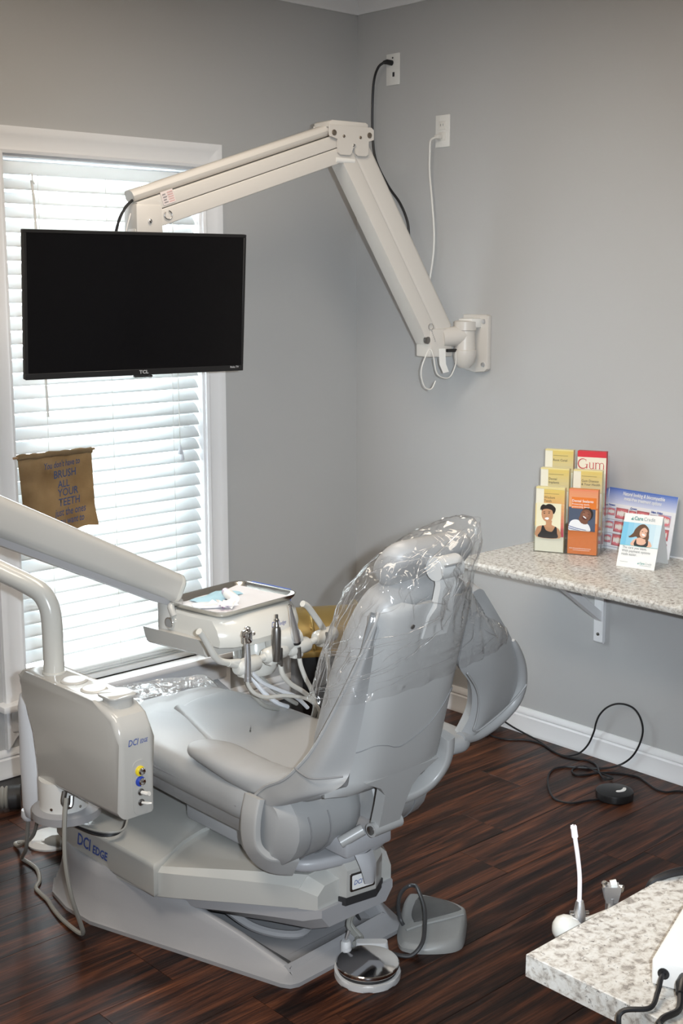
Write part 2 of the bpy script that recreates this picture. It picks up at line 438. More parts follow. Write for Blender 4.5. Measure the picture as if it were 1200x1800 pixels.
def text(s, size, O, U, V, m, parent, italic=0.0, align='LEFT', bold=0.0, width=1.0, name='lettering', label=None):
    cu = bpy.data.curves.new(name, 'FONT'); cu.body = s; cu.size = size; cu.shear = italic; cu.align_x = align
    cu.offset = bold; cu.extrude = 0.0; cu.resolution_u = 2
    o = bpy.data.objects.new(name, cu); COL.objects.link(o)
    U = Vector(U).normalized(); V = Vector(V); V = (V - U * V.dot(U)).normalized(); Nn = U.cross(V)
    mw = Matrix((U, V, Nn)).transposed().to_4x4(); mw.translation = Vector(O)
    TEXTS.append((o, mw @ Matrix.Diagonal((width, 1, 1, 1)), m, parent, name, label))
def flush_text():
    bpy.context.view_layer.update()
    dg = bpy.context.evaluated_depsgraph_get()
    for o, mw, m, parent, name, label in TEXTS:
        me = bpy.data.meshes.new_from_object(o.evaluated_get(dg))
        me.transform(mw); me.name = name; me.materials.clear(); me.materials.append(m)
        q = bpy.data.objects.new(name, me); COL.objects.link(q); attach(q, parent)
        if label: q['label'] = label
    for o, *_ in TEXTS:
        cu = o.data; bpy.data.objects.remove(o); bpy.data.curves.remove(cu)
PRINTS = {}
def pmat(col):
    k = tuple(round(c, 3) for c in col)
    if k not in PRINTS: PRINTS[k] = mat('print_ink_%d' % len(PRINTS), col, 0.42, bump=0.02, bscale=60)
    return PRINTS[k]
def print_layers(name, layers, fr, parent, step=0.00025, label=None):
    # flat print: layers of (colour, polygon in u, v)
    bm = BM(); mats = []
    for i, lay_ in enumerate(layers):
        col, poly = lay_[0], lay_[1]
        if len(lay_) > 2: i = lay_[2]
        m = pmat(col)
        if m not in mats: mats.append(m)
        f = bm.faces.new([bm.verts.new(fr(u, v, step * (i + 1))) for u, v in poly]); f.material_index = mats.index(m)
    return obj(name, bm, mats, parent, smooth=False, label=label)
def ell(cx, cy, rx, ry, n=16, tilt=0.0):
    c, s = math.cos(tilt), math.sin(tilt)
    return [(cx + rx * math.cos(2 * math.pi * k / n) * c - ry * math.sin(2 * math.pi * k / n) * s,
             cy + rx * math.cos(2 * math.pi * k / n) * s + ry * math.sin(2 * math.pi * k / n) * c) for k in range(n)]
def rect(x0, y0, x1, y1): return [(x0, y0), (x1, y0), (x1, y1), (x0, y1)]
# ------------------------------------------------------------------ room shell
XW, YS, ZC = -4.3, -4.7, 2.74
def structure(name, bm, m, parent=None, **k):
    o = obj(name, bm, m, parent, **k)
    if parent is None: o['kind'] = 'structure'
    return o
WX0, WX1, WZ0, WZ1 = -1.532, -0.762, 0.262, 2.034           # window opening
bm = BM()
for x0, x1, z0, z1 in ((XW, WX0, 0, ZC), (WX1, 0.12, 0, ZC), (WX0, WX1, 0, WZ0), (WX0, WX1, WZ1, ZC)):
    add_box(bm, ((x0 + x1) / 2, 0.06, (z0 + z1) / 2), (x1 - x0, 0.12, z1 - z0))
structure('wall_back', bm, M_wall, smooth=False)
structure('wall_right', box((0.06, YS / 2, ZC / 2), (0.12, -YS, ZC)), M_wall, smooth=False)
structure('wall_left', box((XW - 0.06, YS / 2 + 0.06, ZC / 2), (0.12, -YS + 0.12, ZC)), M_wall, smooth=False)
structure('wall_front', box((XW / 2, YS - 0.06, ZC / 2), (-XW + 0.24, 0.12, ZC)), M_wall, smooth=False)
structure('ceiling', box((XW / 2, YS / 2, ZC + 0.06), (-XW + 0.24, -YS + 0.24, 0.12)), M_ceil, smooth=False)
floor = structure('floor', box((XW / 2, YS / 2, -0.06), (-XW + 0.24, -YS + 0.24, 0.112)), M_dark, smooth=False)
# floor planks, one object each, laid along x
PW, PL = 0.1832, 1.22
def plank_mesh(l):
    bm = box((0, 0, -0.004), (l - 0.0008, PW - 0.0007, 0.008), 0.0006, seg=1)
    me = bpy.data.meshes.new('plank'); bmesh.ops.recalc_face_normals(bm, faces=bm.faces[:]); bm.to_mesh(me); bm.free(); me.materials.append(M_wood); return me
full = plank_mesh(PL)
offs = {-2: 0.72, -1: 0.16, 0: -0.404, 1: -0.716, 2: -0.92, 3: -0.62, 4: -0.525, 5: -1.10}
row0 = -1.047
k = -6
while row0 - k * PW > YS:
    yc = row0 - k * PW - PW / 2
    if yc < -PW / 4:
        x = offs.get(k, -((k * 0.47) % 1.22))
        while x < 0: x += PL
        first = True
        while x > XW:
            a, b = max(x - PL, XW), min(x, 0.0)
            if b - a > 0.02:
                me = full if abs(b - a - PL) < 1e-6 else plank_mesh(b - a)
                o = bpy.data.objects.new('plank', me); COL.objects.link(o); o.location = ((a + b) / 2, yc, 0); o.parent = floor
            x -= PL
    k += 1
# baseboards: profile (out from the wall, height)
BP = [(0, 0), (0.017, 0), (0.017, 0.012), (0.014, 0.017), (0.014, 0.064), (0.0105, 0.067), (0.0095, 0.071), (0.0125, 0.074), (0.0125, 0.082), (0.007, 0.090), (0.005, 0.096), (0, 0.096)]
structure('baseboard_back', prism(BP, XW, -0.0, frame((0, 0, 0), (0, -1, 0), (0, 0, 1), (1, 0, 0))), M_trim)
structure('baseboard_right', prism(BP, YS, -0.0, frame((0, 0, 0), (-1, 0, 0), (0, 0, 1), (0, 1, 0))), M_trim)
# quarter round shoe at the floor is part of the same white trim
CP = [(0, -0.095), (0.006, -0.095), (0.010, -0.082), (0.014, -0.078), (0.028, -0.055), (0.050, -0.034), (0.058, -0.030), (0.062, -0.018), (0.070, -0.012), (0.070, 0.0), (0, 0)]
structure('trim_1', prism(CP, XW, 0.0, frame((0, 0, ZC), (0, -1, 0), (0, 0, 1), (1, 0, 0))), M_trim)
structure('trim_2', prism(CP, YS, 0.0, frame((0, 0, ZC), (-1, 0, 0), (0, 0, 1), (0, 1, 0))), M_trim)
# ---- window: casing, stool, apron, jamb, sash, glass
win = thing('window_1', 'white cased window closed off by blinds', 'window', (-1.147, 0.05, WZ0)); win['kind'] = 'structure'
CW = 0.082
CASP = [(0, 0), (0, 0.014), (0.010, 0.018), (0.020, 0.012), (0.055, 0.016), (0.066, 0.021), (CW, 0.021), (CW, 0)]   # (away from opening, out of wall)
def casing(p0, p1, out):
    # mitred length of casing from p0 to p1 (opening corners, x/z), 'out' points away from the opening
    p0, p1, out = Vector(p0), Vector(p1), Vector(out)
    d = (p1 - p0).normalized(); rings = []
    for p, s in ((p0, -1), (p1, 1)):
        rings.append([(p.x + out.x * a + d.x * s * a, -b, p.y + out.y * a + d.y * s * a) for a, b in CASP])
    return loft(rings)
obj('casing', casing((WX0, WZ0 - CW), (WX0, WZ1), (-1, 0)), M_trim, win)
obj('casing', casing((WX1, WZ0 - CW), (WX1, WZ1), (1, 0)), M_trim, win)
obj('casing', casing((WX0, WZ1), (WX1, WZ1), (0, 1)), M_trim, win)
# lower legs of the two side casings were mitred past the stool: the stool covers them
obj('stool', box(((WX0 + WX1) / 2, -0.005, WZ0 - 0.012), (WX1 - WX0 + 0.22, 0.105, 0.024), 0.006), M_trim, win)
obj('apron', box(((WX0 + WX1) / 2, -0.010, WZ0 - 0.066), (WX1 - WX0 + 0.165, 0.020, 0.082), 0.004), M_trim, win)
bm = BM()
add_box(bm, (WX0 + 0.004, 0.075, (WZ0 + WZ1) / 2), (0.008, 0.15, WZ1 - WZ0))
add_box(bm, (WX1 - 0.004, 0.075, (WZ0 + WZ1) / 2), (0.008, 0.15, WZ1 - WZ0))
add_box(bm, ((WX0 + WX1) / 2, 0.075, WZ1 - 0.004), (WX1 - WX0 - 0.016, 0.15, 0.008))
add_box(bm, ((WX0 + WX1) / 2, 0.09, WZ0 + 0.006), (WX1 - WX0 - 0.016, 0.06, 0.014))
obj('jamb', bm, M_trim, win, smooth=False)
zm = (WZ0 + WZ1) / 2
for nm, za, zb, yy in (('sash', WZ0 + 0.012, zm + 0.02, 0.105), ('sash', zm - 0.02, WZ1 - 0.008, 0.135)):
    bm = BM(); x0, x1 = WX0 + 0.008, WX1 - 0.008; t = 0.045
    for c, s in (((x0 + t / 2, yy, (za + zb) / 2), (t, 0.03, zb - za)), ((x1 - t / 2, yy, (za + zb) / 2), (t, 0.03, zb - za)),
                 (((x0 + x1) / 2, yy, za + t / 2), (x1 - x0 - 2 * t, 0.03, t)), (((x0 + x1) / 2, yy, zb - t / 2), (x1 - x0 - 2 * t, 0.03, t))):
        add_box(bm, c, s, 0.003, seg=1)
    sa = obj(nm, bm, M_trim, win)
    obj('pane', box(((x0 + x1) / 2, yy, (za + zb) / 2), (x1 - x0 - 2 * t, 0.004, zb - za - 2 * t)), M_glass, sa, smooth=False)
# ---- horizontal blind inside the jamb
bl = thing('window_blind', 'white faux wood slatted blind lowered over the whole window', 'blinds', (-1.147, 0.03, WZ0))
bx0, bx1 = WX0 + 0.012, WX1 - 0.012; bcx, bw = (bx0 + bx1) / 2, bx1 - bx0
YB = 0.036
obj('headrail', box((bcx, YB + 0.008, 1.994), (bw, 0.05, 0.040), 0.004), M_slat, bl)
bm = BM(); SW, TH = 0.050, R(47)
sec = []
for i in range(7):
    t = -1 + 2 * i / 6
    sec.append((t * SW / 2, 0.0042 * (1 - t * t)))
prof = [(a, b + 0.0012) for a, b in sec] + [(a, b - 0.0012) for a, b in sec[::-1]]
def slat_mesh(th):
    bm = BM(); c, s = math.cos(th), math.sin(th)
    # inner (room) edge low, outer edge high
    pr = [(a * c - b * s, a * s + b * c) for a, b in prof]
    add_prism(bm, pr, -bw / 2, bw / 2, frame((0, 0, 0), (0, 1, 0), (0, 0, 1), (1, 0, 0)))
    bmesh.ops.recalc_face_normals(bm, faces=bm.faces[:])
    for f in bm.faces: f.smooth = len(f.verts) == 4 and abs(f.normal.x) < 0.5
    me = bpy.data.meshes.new('slat'); bm.to_mesh(me); bm.free(); me.materials.append(M_slat); return me
sm = slat_mesh(TH)
PITCH = 0.0445
z = 1.945; zs = []
while z > 0.35:
    zs.append((z, sm)); z -= PITCH
for dz, th in ((0.318, 28), (0.302, 9), (0.292, 4)): zs.append((dz, slat_mesh(R(th))))
for z, me in zs:
    o = bpy.data.objects.new('slat', me); COL.objects.link(o); o.location = (bcx, YB, z + random.uniform(-0.0008, 0.0008)); o.rotation_euler = (R(random.uniform(-1.5, 1.5)), 0, 0)
    attach(o, bl)
obj('bottom_rail', box((bcx, YB - 0.004, 0.2735), (bw, 0.052, 0.020), 0.003), M_slat, bl)
for x in (-1.40, -1.147, -0.895):
    bm = BM()
    for yy in (YB - 0.027, YB + 0.027): add_tube(bm, [(x, yy, 1.975), (x, yy, 0.295)], 0.0009, 5)
    obj('ladder_cord', bm, M_wcord, bl)
wand = obj('tilt_wand', tube([(-1.43, -0.004, 1.955), (-1.428, -0.012, 1.90), (-1.412, -0.016, 1.20)], 0.0042, 8), M_wcord, bl)
obj('wand_hook', tube([(-1.43, 0.01, 1.975), (-1.43, -0.010, 1.975), (-1.432, -0.014, 1.955), (-1.424, -0.012, 1.945)], 0.0025, 6, 4), M_white, bl)
cd = obj('lift_cord', tube([(-0.888, 0.0, 1.975), (-0.884, -0.006, 1.6), (-0.880, -0.008, 1.06)], 0.0016, 6), M_wcord, bl)
bm = BM()
for x, z in ((-0.882, 1.028), (-0.874, 1.005)): add_lathe(bm, [(0.002, 0.036), (0.005, 0.026), (0.0085, 0.004), (0.007, 0)], (x, -0.010, z), (0, 0, 1), 10)
obj('cord_tassel', bm, M_tank, bl)
# ------------------------------------------------------------------ burlap banner hung in front of the blind
t = thing('burlap_banner', 'brown burlap banner with blue handwriting hanging on the blind', 'banner', (-1.40, -0.02, 0.81))
def bur(u, v):
    # u 0..1 left-right, v 0..1 top-bottom
    xl = -1.537 + 0.016 * v; xr = -1.262 + 0.006 * v + 0.014 * max(0, v - 0.75) * 4 * 0.8
    zl = 1.083 - 0.279 * v; zr = 1.085 - 0.262 * v
    x = xl + (xr - xl) * u; z = zl + (zr - zl) * u
    y = -0.030 + 0.006 * math.sin(u * 9) * v + 0.012 * v * math.sin(u * 3.1) - 0.008 * v
    z += 0.003 * math.sin(u * 17) * (1 if v > 0.9 else 0.3)
    return (x, y, z)
NB = 22
M_ink = mat('faded_blue_ink', (0.045, 0.075, 0.17), 0.8, bump=0.02)
obj('cloth', sheet([[bur(i / NB, j / NB) for i in range(NB + 1)] for j in range(NB + 1)], 0.0015), M_burlap, t)
obj('sleeve', tube([bur(i / 14, 0.02) for i in range(15)], [0.0095 + 0.0015 * math.sin(i * 2.3) for i in range(15)], 10), M_burlap, t)
obj('dowel', tube([(-1.553, -0.031, 1.077), (-1.250, -0.031, 1.083)], 0.0042, 8), mat('wood_dowel', (0.35, 0.22, 0.12), 0.6, bump=0.1), t)
for s, u, v, size, it in (("You don't have to", 0.30, 0.19, 0.030, 0.3), ('BRUSH', 0.42, 0.32, 0.036, 0.15), ('ALL', 0.47, 0.44, 0.034, 0.15), ('YOUR', 0.46, 0.55, 0.036, 0.15),
                          ('TEETH', 0.46, 0.67, 0.036, 0.15), ('just the ones', 0.40, 0.79, 0.036, 0.3), ('you want to', 0.41, 0.90, 0.034, 0.3)):
    p = bur(u, v)
    text(s, size, (p[0], -0.045, p[2]), (1, 0, 0.08), (0, 0, 1), M_ink, t, it, bold=0.0004, width=0.78 if len(s) < 6 else 0.62)
# ------------------------------------------------------------------ outlets on the right wall
def plate(y, z, name, label, grp):
    t = thing(name, label, 'outlet', (0, y, z), grp)
    obj('cover_plate', box((-0.003, y, z), (0.006, 0.070, 0.114), 0.0025), M_white, t)
    return t
pu = plate(-0.200, 2.424, 'wall_outlet', 'upper white wall plate with a black plug near the ceiling', 'outlets on the right wall')
bm = BM()
add_lathe(bm, [(0.0035, 0), (0.0035, 0.001)], (-0.0062, -0.200, 2.465), (-1, 0, 0), 10)
obj('screw', bm, M_dark, pu)
obj('jack', box((-0.0064, -0.205, 2.405), (0.0015, 0.010, 0.016), 0.0), M_dark, pu, smooth=False)
pl = plate(-0.458, 2.179, 'wall_outlet', 'lower white duplex outlet with a white plug above the mount', 'outlets on the right wall')
bm = BM(); add_box(bm, (-0.007, -0.458, 2.198), (0.004, 0.033, 0.030), 0.002); add_box(bm, (-0.007, -0.458, 2.160), (0.004, 0.033, 0.030), 0.002)
rc = obj('receptacle', bm, mat('ivory_plastic', (0.76, 0.74, 0.70), 0.4, bump=0.01), pl)
bm = BM()
for dy in (-0.006, 0.006): add_box(bm, (-0.0092, -0.458 + dy, 2.200), (0.0012, 0.002, 0.008))
obj('slot', bm, M_gprint, rc, smooth=False)
t = thing('black_video_cable', 'black cable plugged into the upper wall plate hanging behind the arm', 'cable', (-0.02, -0.19, 2.44))
obj('plug', tube([(-0.006, -0.196, 2.447), (-0.030, -0.192, 2.449), (-0.042, -0.186, 2.446)], [0.010, 0.0095, 0.006], 10), M_black, t)
obj('wire', tube([(-0.038, -0.188, 2.447), (-0.050, -0.168, 2.430), (-0.045, -0.140, 2.385), (-0.035, -0.122, 2.30), (-0.030, -0.118, 2.20), (-0.030, -0.135, 2.10), (-0.028, -0.20, 2.00), (-0.026, -0.265, 1.93), (-0.026, -0.305, 1.86), (-0.028, -0.315, 1.80)], 0.0048, 8, 8), M_cord, t)
t = thing('white_power_cord', 'white power cord hanging from the lower duplex outlet', 'cord', (-0.02, -0.45, 2.15))
obj('plug', box((-0.020, -0.452, 2.158), (0.026, 0.022, 0.016), 0.005), M_wcord, t)
obj('wire', tube([(-0.030, -0.448, 2.156), (-0.038, -0.430, 2.145), (-0.035, -0.424, 2.10), (-0.030, -0.420, 2.03), (-0.028, -0.432, 1.93), (-0.026, -0.442, 1.82), (-0.026, -0.440, 1.74), (-0.028, -0.428, 1.66), (-0.03, -0.42, 1.62)], 0.0038, 8, 8), M_wcord, t)
# ------------------------------------------------------------------ folding monitor arm on the right wall
A = Vector((-0.150, -0.580, 1.437)); E1 = Vector((-0.549, -0.517, 2.105)); PV = Vector((-1.305, -0.410, 1.850))
am = thing('monitor_arm', 'cream folding wall arm holding the television', 'monitor arm', (0, -0.64, 1.32))
# wall plate and pivot
fw = frame((0, -0.650, 1.418), (0, -1, 0), (0, 0, 1), (-1, 0, 0))
out = [(-0.062, -0.085), (-0.045, -0.098), (0.0, -0.105), (0.045, -0.100), (0.058, -0.090), (0.058, 0.100), (0.045, 0.104), (-0.062, 0.104)]
wp = obj('wall_plate', prism(out, 0.0, 0.022, fw, 0.004), M_arm, am, label='rounded cream mounting plate')
for u, v in ((0.040, 0.080), (0.040, -0.075), (-0.048, 0.080)): obj('bolt', lathe([(0.0085, 0), (0.0085, 0.004), (0.005, 0.005)], fw(u, v, 0.0222), (-1, 0, 0), 12), M_alu, wp)
obj('hub', lathe([(0.0, -0.105), (0.02, -0.103), (0.036, -0.085), (0.043, -0.055), (0.043, -0.040), (0.038, -0.038), (0.036, 0.030), (0.041, 0.032), (0.041, 0.062), (0.034, 0.066), (0.0, 0.066)], (-0.068, -0.640, 1.435), (0, 0, 1), 24), M_arm, am)
obj('collar', box((-0.045, -0.645, 1.492), (0.060, 0.066, 0.034), 0.006), M_white, am)
def beam(P, Q, h, d, e0, e1, name, off=0.0):
    ax = (Q - P).normalized(); dv = Vector((0, 0, 1)).cross(ax).normalized()
    if dv.y > 0: dv = -dv                                # dv faces the camera side
    nv = dv.cross(ax).normalized()
    if nv.z < 0: nv = -nv
    L = (Q - P).length
    f = lambda u, v, w: P + ax * u + nv * v + dv * w
    sec = [(-h / 2, -d / 2), (h / 2 - 0.012, -d / 2), (h / 2, -d / 2 + 0.012), (h / 2, d / 2 - 0.012), (h / 2 - 0.012, d / 2), (-h / 2, d / 2)]
    return f, L, ax, nv, dv
def arm_beam(P, Q, h, d, u0, u1):
    f, L, ax, nv, dv = beam(P, Q, h, d, 0, 0, '')
    # upper rounded rail and the slightly wider lower channel, with a groove between
    def chan(v0, v1, dd, r):
        o = []
        for (vv, ww) in rrect(v1 - v0, dd, r, 3, (v0 + v1) / 2, 0): o.append((vv, ww))
        return loft([[f(u, vv, ww) for vv, ww in o] for u in (u0, u1 + L)])
    return f, L, ax, nv, dv, chan
f1, L1, ax1, nv1, dv1, ch1 = arm_beam(A, E1, 0.12, 0.07, 0.02, -0.01)
lo = obj('lower_beam', ch1(-0.012, 0.064, 0.066, 0.014), M_arm, am)
obj('beam_channel', ch1(-0.066, -0.014, 0.078, 0.003), M_arm, lo)
f2, L2, ax2, nv2, dv2, ch2 = arm_beam(PV, E1, 0.12, 0.07, -0.01, -0.02)
up = obj('upper_beam', ch2(0.028, 0.064, 0.060, 0.018), M_arm, am)
obj('beam_channel', ch2(-0.014, 0.026, 0.074, 0.003), M_arm, up)
obj('beam_channel', ch2(-0.064, -0.016, 0.078, 0.003), M_arm, up)
# elbow bracket: two cheek plates with a notch, top strap, pins
eo = [(-0.105, 0.072), (0.100, 0.072), (0.112, 0.060), (0.112, 0.008), (0.085, -0.000), (0.085, -0.070), (0.074, -0.080), (0.032, -0.080), (0.022, -0.070), (0.018, -0.040), (0.008, -0.040), (0.004, -0.070), (-0.006, -0.080), (-0.052, -0.080), (-0.064, -0.068), (-0.064, 0.0), (-0.100, 0.010), (-0.105, 0.020)]
fe = frame(E1 + Vector((-0.005, 0, 0.012)), (1, -0.11, 0), (0, 0, 1), (-0.11, -1, 0))
for w0, w1 in ((0.040, 0.046), (-0.046, -0.040)): obj('elbow_plate', prism([(a * 0.85, b * 0.62 - 0.018) for a, b in eo], w0, w1, fe, 0.001, 1), M_arm, am)
obj('elbow_strap', prism([(-0.085, 0.020), (0.072, 0.020), (0.072, 0.036), (0.062, 0.041), (-0.075, 0.041), (-0.085, 0.036)], -0.046, 0.044, fe, 0.002), M_arm, am)
for u, v, r in ((-0.070, 0.001, 0.0095), (0.076, 0.001, 0.0095), (-0.030, -0.008, 0.005), (0.038, -0.008, 0.005)): obj('pin', lathe([(r, -0.048), (r, 0.0475), (r * 0.7, 0.049)], fe(u, v, 0), fe(0, 0, 1) - fe(0, 0, 0), 14), mat('bronze_pin', (0.25, 0.21, 0.17), 0.4, 0.8, bump=0.02), am)
obj('glide_bolt', lathe([(0.006, 0), (0.006, 0.009), (0.003, 0.011)], fe(0.011, -0.036, 0.040), fe(0, 0, 1) - fe(0, 0, 0), 12), M_chrome, am)
obj('bumper', tube([fe(-0.055, -0.084, 0.03), fe(0.020, -0.084, 0.03)], 0.011, 12), M_white, am)
# wall-end cover of the lower beam, key ring, brake tag
obj('end_cover', box(f1(-0.005, -0.018, 0.0), (0.100, 0.086, 0.100), 0.006, rz=math.atan2(ax1.y, ax1.x) + math.pi), M_arm, am)
obj('neck', tube([(-0.068, -0.640, 1.45), (-0.15, -0.60, 1.44)], 0.036, 16), M_arm, am)
bm = BM()
add_tube(bm, [f1(0.07 + 0.011 * math.sin(a * math.pi / 6), -0.030 + 0.011 * math.cos(a * math.pi / 6), 0.043) for a in range(13)], 0.0016, 6)
for i in range(6): add_lathe(bm, [(0, -0.003), (0.003, 0), (0, 0.003)], f1(0.055 - i * 0.0075, -0.035 - 0.001 * i, 0.044), (0, 0, 1), 8)
obj('key_chain', bm, M_chrome, am)
obj('knob', lathe([(0.014, 0), (0.014, 0.008), (0.010, 0.010)], f1(0.035, -0.062, 0.030), dv1, 14), M_dsteel, am)
obj('brake_tag', sheet([[(-0.205, -0.640, 1.405), (-0.178, -0.646, 1.405)], [(-0.203, -0.643, 1.350), (-0.176, -0.649, 1.350)], [(-0.185, -0.645, 1.318), (-0.162, -0.651, 1.322)]], 0.0015), M_white, am)
obj('brake_lever', tube([(-0.100, -0.632, 1.395), (-0.150, -0.628, 1.396)], 0.006, 8), M_black, am)
# television end: bracket block and drop post
obj('pivot_block', box(PV + Vector((0.022, 0.0, -0.030)), (0.090, 0.088, 0.098), 0.008, rz=R(-7)), M_arm, am)
obj('pivot_screw', lathe([(0.006, 0), (0.006, 0.006), (0.003, 0.008)], PV + Vector((0.015, -0.044, -0.032)), (0, -1, 0), 12), M_chrome, am)
bm = BM(); add_box(bm, PV + Vector((-0.014, -0.008, -0.170)), (0.024, 0.050, 0.23), 0.003, R(-7)); add_box(bm, PV + Vector((0.022, -0.008, -0.170)), (0.036, 0.030, 0.23), 0.003, R(-7))
obj('drop_post', bm, M_arm, am)
obj('mount_plate', box((-1.320, -0.424, 1.60), (0.22, 0.012, 0.20), 0.003, rz=R(-7.6)), M_dsteel, am)
obj('ring_pull', tube([f2(0.075 + 0.013 * math.sin(a * math.pi / 7 + 0.5), -0.038 + 0.013 * math.cos(a * math.pi / 7 + 0.5), 0.043) for a in range(13)], 0.0016, 6), M_dsteel, am)
f = frame(f2(0.095, 0.012, 0.0385), ax2, nv2, dv2)
lay = [((0.72, 0.64, 0.62), rect(-0.022, -0.020, 0.022, 0.020))]
for i in range(5): lay.append(((0.62, 0.40, 0.38), rect(0.0, -0.016 + i * 0.007, 0.019, -0.0125 + i * 0.007)))
for i in range(4): lay.append(((0.30, 0.28, 0.28), rect(-0.018, -0.014 + i * 0.008, -0.004 - 0.003 * (i % 2), -0.011 + i * 0.008)))
print_layers('warning_sticker', lay, f, am, label='small pink and grey sticker')
t = thing('looped_white_wire', 'thin white wire looping under the wall end of the monitor arm', 'wire', (-0.15, -0.62, 1.33))
obj('wire', tube([(-0.115, -0.640, 1.39), (-0.118, -0.642, 1.345), (-0.15, -0.640, 1.300), (-0.205, -0.635, 1.315), (-0.222, -0.630, 1.38), (-0.235, -0.62, 1.40), (-0.262, -0.61, 1.33), (-0.245, -0.61, 1.272), (-0.215, -0.615, 1.262), (-0.198, -0.62, 1.29)], 0.0022, 6, 8), M_wcord, t)
# ------------------------------------------------------------------ television
tv = thing('television', 'flat black television hanging from the folding arm before the blind', 'television', (-1.355, -0.488, 1.36))
ce = Vector((-1.355, -0.488, 1.571)); a = R(-7.6); tl = R(-4.3)
e = Vector((math.cos(a), math.sin(a), 0)); nn = Vector((-math.sin(a), math.cos(a), 0)); v = Vector((0, 0, 1)) * math.cos(tl) + nn * math.sin(tl)
w = e.cross(v)                                           # faces the room
rm = Matrix((e, v, w)).transposed()
ft = lambda u_, v_, w_=0.0: ce + e * u_ + v * v_ + w * w_
obj('cabinet', box(ft(0, 0, -0.010), (0.725, 0.425, 0.020), 0.003, mat3=rm), M_black, tv)
obj('rear_housing', box(ft(0, -0.03, -0.037), (0.50, 0.28, 0.036), 0.010, mat3=rm), M_black, tv)
bm = BM()
for c, s in (((0, 0.2075, 0.0005), (0.725, 0.009, 0.004)), ((0, -0.2035, 0.0005), (0.725, 0.018, 0.004)), ((-0.358, 0.004, 0.0005), (0.009, 0.398, 0.004)), ((0.358, 0.004, 0.0005), (0.009, 0.398, 0.004))):
    add_box(bm, ft(*c), s, 0.001, seg=1, mat3=rm)
obj('bezel', bm, M_black, tv)
obj('screen', box(ft(0, 0.0045, -0.0001), (0.708, 0.398, 0.001), 0, mat3=rm), M_screen, tv, smooth=False)
obj('sensor_lip', box(ft(0.012, -0.2165, -0.004), (0.060, 0.006, 0.014), 0.002, mat3=rm), M_black, tv)
M_tvp = mat('tv_print', (0.42, 0.42, 0.43), 0.4, bump=0.01)
text('TCL', 0.0135, ft(0.012, -0.2075, 0.0029), e, v, M_tvp, tv, align='CENTER', bold=0.0004, width=1.25)
text('Roku TV', 0.0085, ft(0.345, -0.2025, 0.0029), e, v, M_tvp, tv, align='RIGHT', bold=0.0002)
t = thing('black_television_cable', 'black cable curving from the arm end down behind the television', 'cable', (-1.36, -0.42, 1.85))
obj('wire', tube([PV + Vector((0.03, 0.0, 0.045)), PV + Vector((-0.02, -0.01, 0.030)), PV + Vector((-0.06, -0.015, -0.005)), PV + Vector((-0.085, -0.015, -0.06)), PV + Vector((-0.095, -0.01, -0.14))], 0.0045, 8, 8), M_cord, t)
t = thing('thin_white_television_wire', 'thin white wire dropping behind the television beside the post', 'wire', (-1.36, -0.40, 1.80))
obj('wire', tube([PV + Vector((-0.03, -0.01, -0.01)), PV + Vector((-0.048, -0.012, -0.06)), PV + Vector((-0.062, -0.012, -0.14))], 0.0018, 6, 6), M_wcord, t)
# ------------------------------------------------------------------ dental chair (long axis along y, head towards the room)
CX = -1.548
ch = thing('dental_chair', 'grey vinyl dental chair on a grey plastic base', 'dental chair', (CX, -1.2, 0))
I3 = lambda u, v, w=0.0: Vector((u, v, w))
# --- base tub: flared footprint, side walls falling to the floor at the head end
foot = [(-1.94, -1.05), (-1.905, -1.165), (-1.86, -1.31), (-1.81, -1.475), (-1.768, -1.612), (-1.755, -1.632), (-1.735, -1.640), (-1.56, -1.632), (-1.385, -1.622), (-1.362, -1.614), (-1.345, -1.595),
        (-1.30, -1.45), (-1.25, -1.30), (-1.205, -1.16), (-1.165, -1.05), (-1.155, -0.93), (-1.17, -0.83), (-1.21, -0.775), (-1.30, -0.75), (-1.55, -0.745), (-1.80, -0.75), (-1.885, -0.775), (-1.928, -0.84), (-1.945, -0.94)]
def rimz(y):
    return 0.150 if y > -1.20 else 0.026 + 0.124 * max(0, (y + 1.60) / 0.40) ** 0.85 if y > -1.60 else 0.026
def shrink(pts, d, cx=-1.553, cy=-1.2):
    out = []
    n = len(pts)
    for i in range(n):
        a, b = pts[i - 1], pts[(i + 1) % n]; tx, ty = b[0] - a[0], b[1] - a[1]; l = math.hypot(tx, ty)
        nx, ny = ty / l, -tx / l
        if nx * (pts[i][0] - cx) + ny * (pts[i][1] - cy) < 0: nx, ny = -nx, -ny
        out.append((pts[i][0] - nx * d, pts[i][1] - ny * d))
    return out
def ringz(pts, zf): return [(x, y, zf(x, y)) for x, y in pts]
s_out = lambda d: shrink(foot, d)
rings = [ringz(foot, lambda x, y: 0.0), ringz(foot, lambda x, y: 0.010), ringz(s_out(0.006), lambda x, y: 0.014),
         ringz(s_out(0.024), lambda x, y: 0.014 + 0.35 * (rimz(y) - 0.014)), ringz(s_out(0.034), lambda x, y: 0.014 + 0.75 * (rimz(y) - 0.014)), ringz(s_out(0.038), lambda x, y: rimz(y) - 0.003),
         ringz(s_out(0.042), lambda x, y: rimz(y)), ringz(s_out(0.052), lambda x, y: rimz(y)), ringz(s_out(0.058), lambda x, y: rimz(y) - 0.006), ringz(s_out(0.075), lambda x, y: 0.020), ringz(s_out(0.10), lambda x, y: 0.018)]
obj('base_tub', loft(rings), M_base, ch, angle=50)
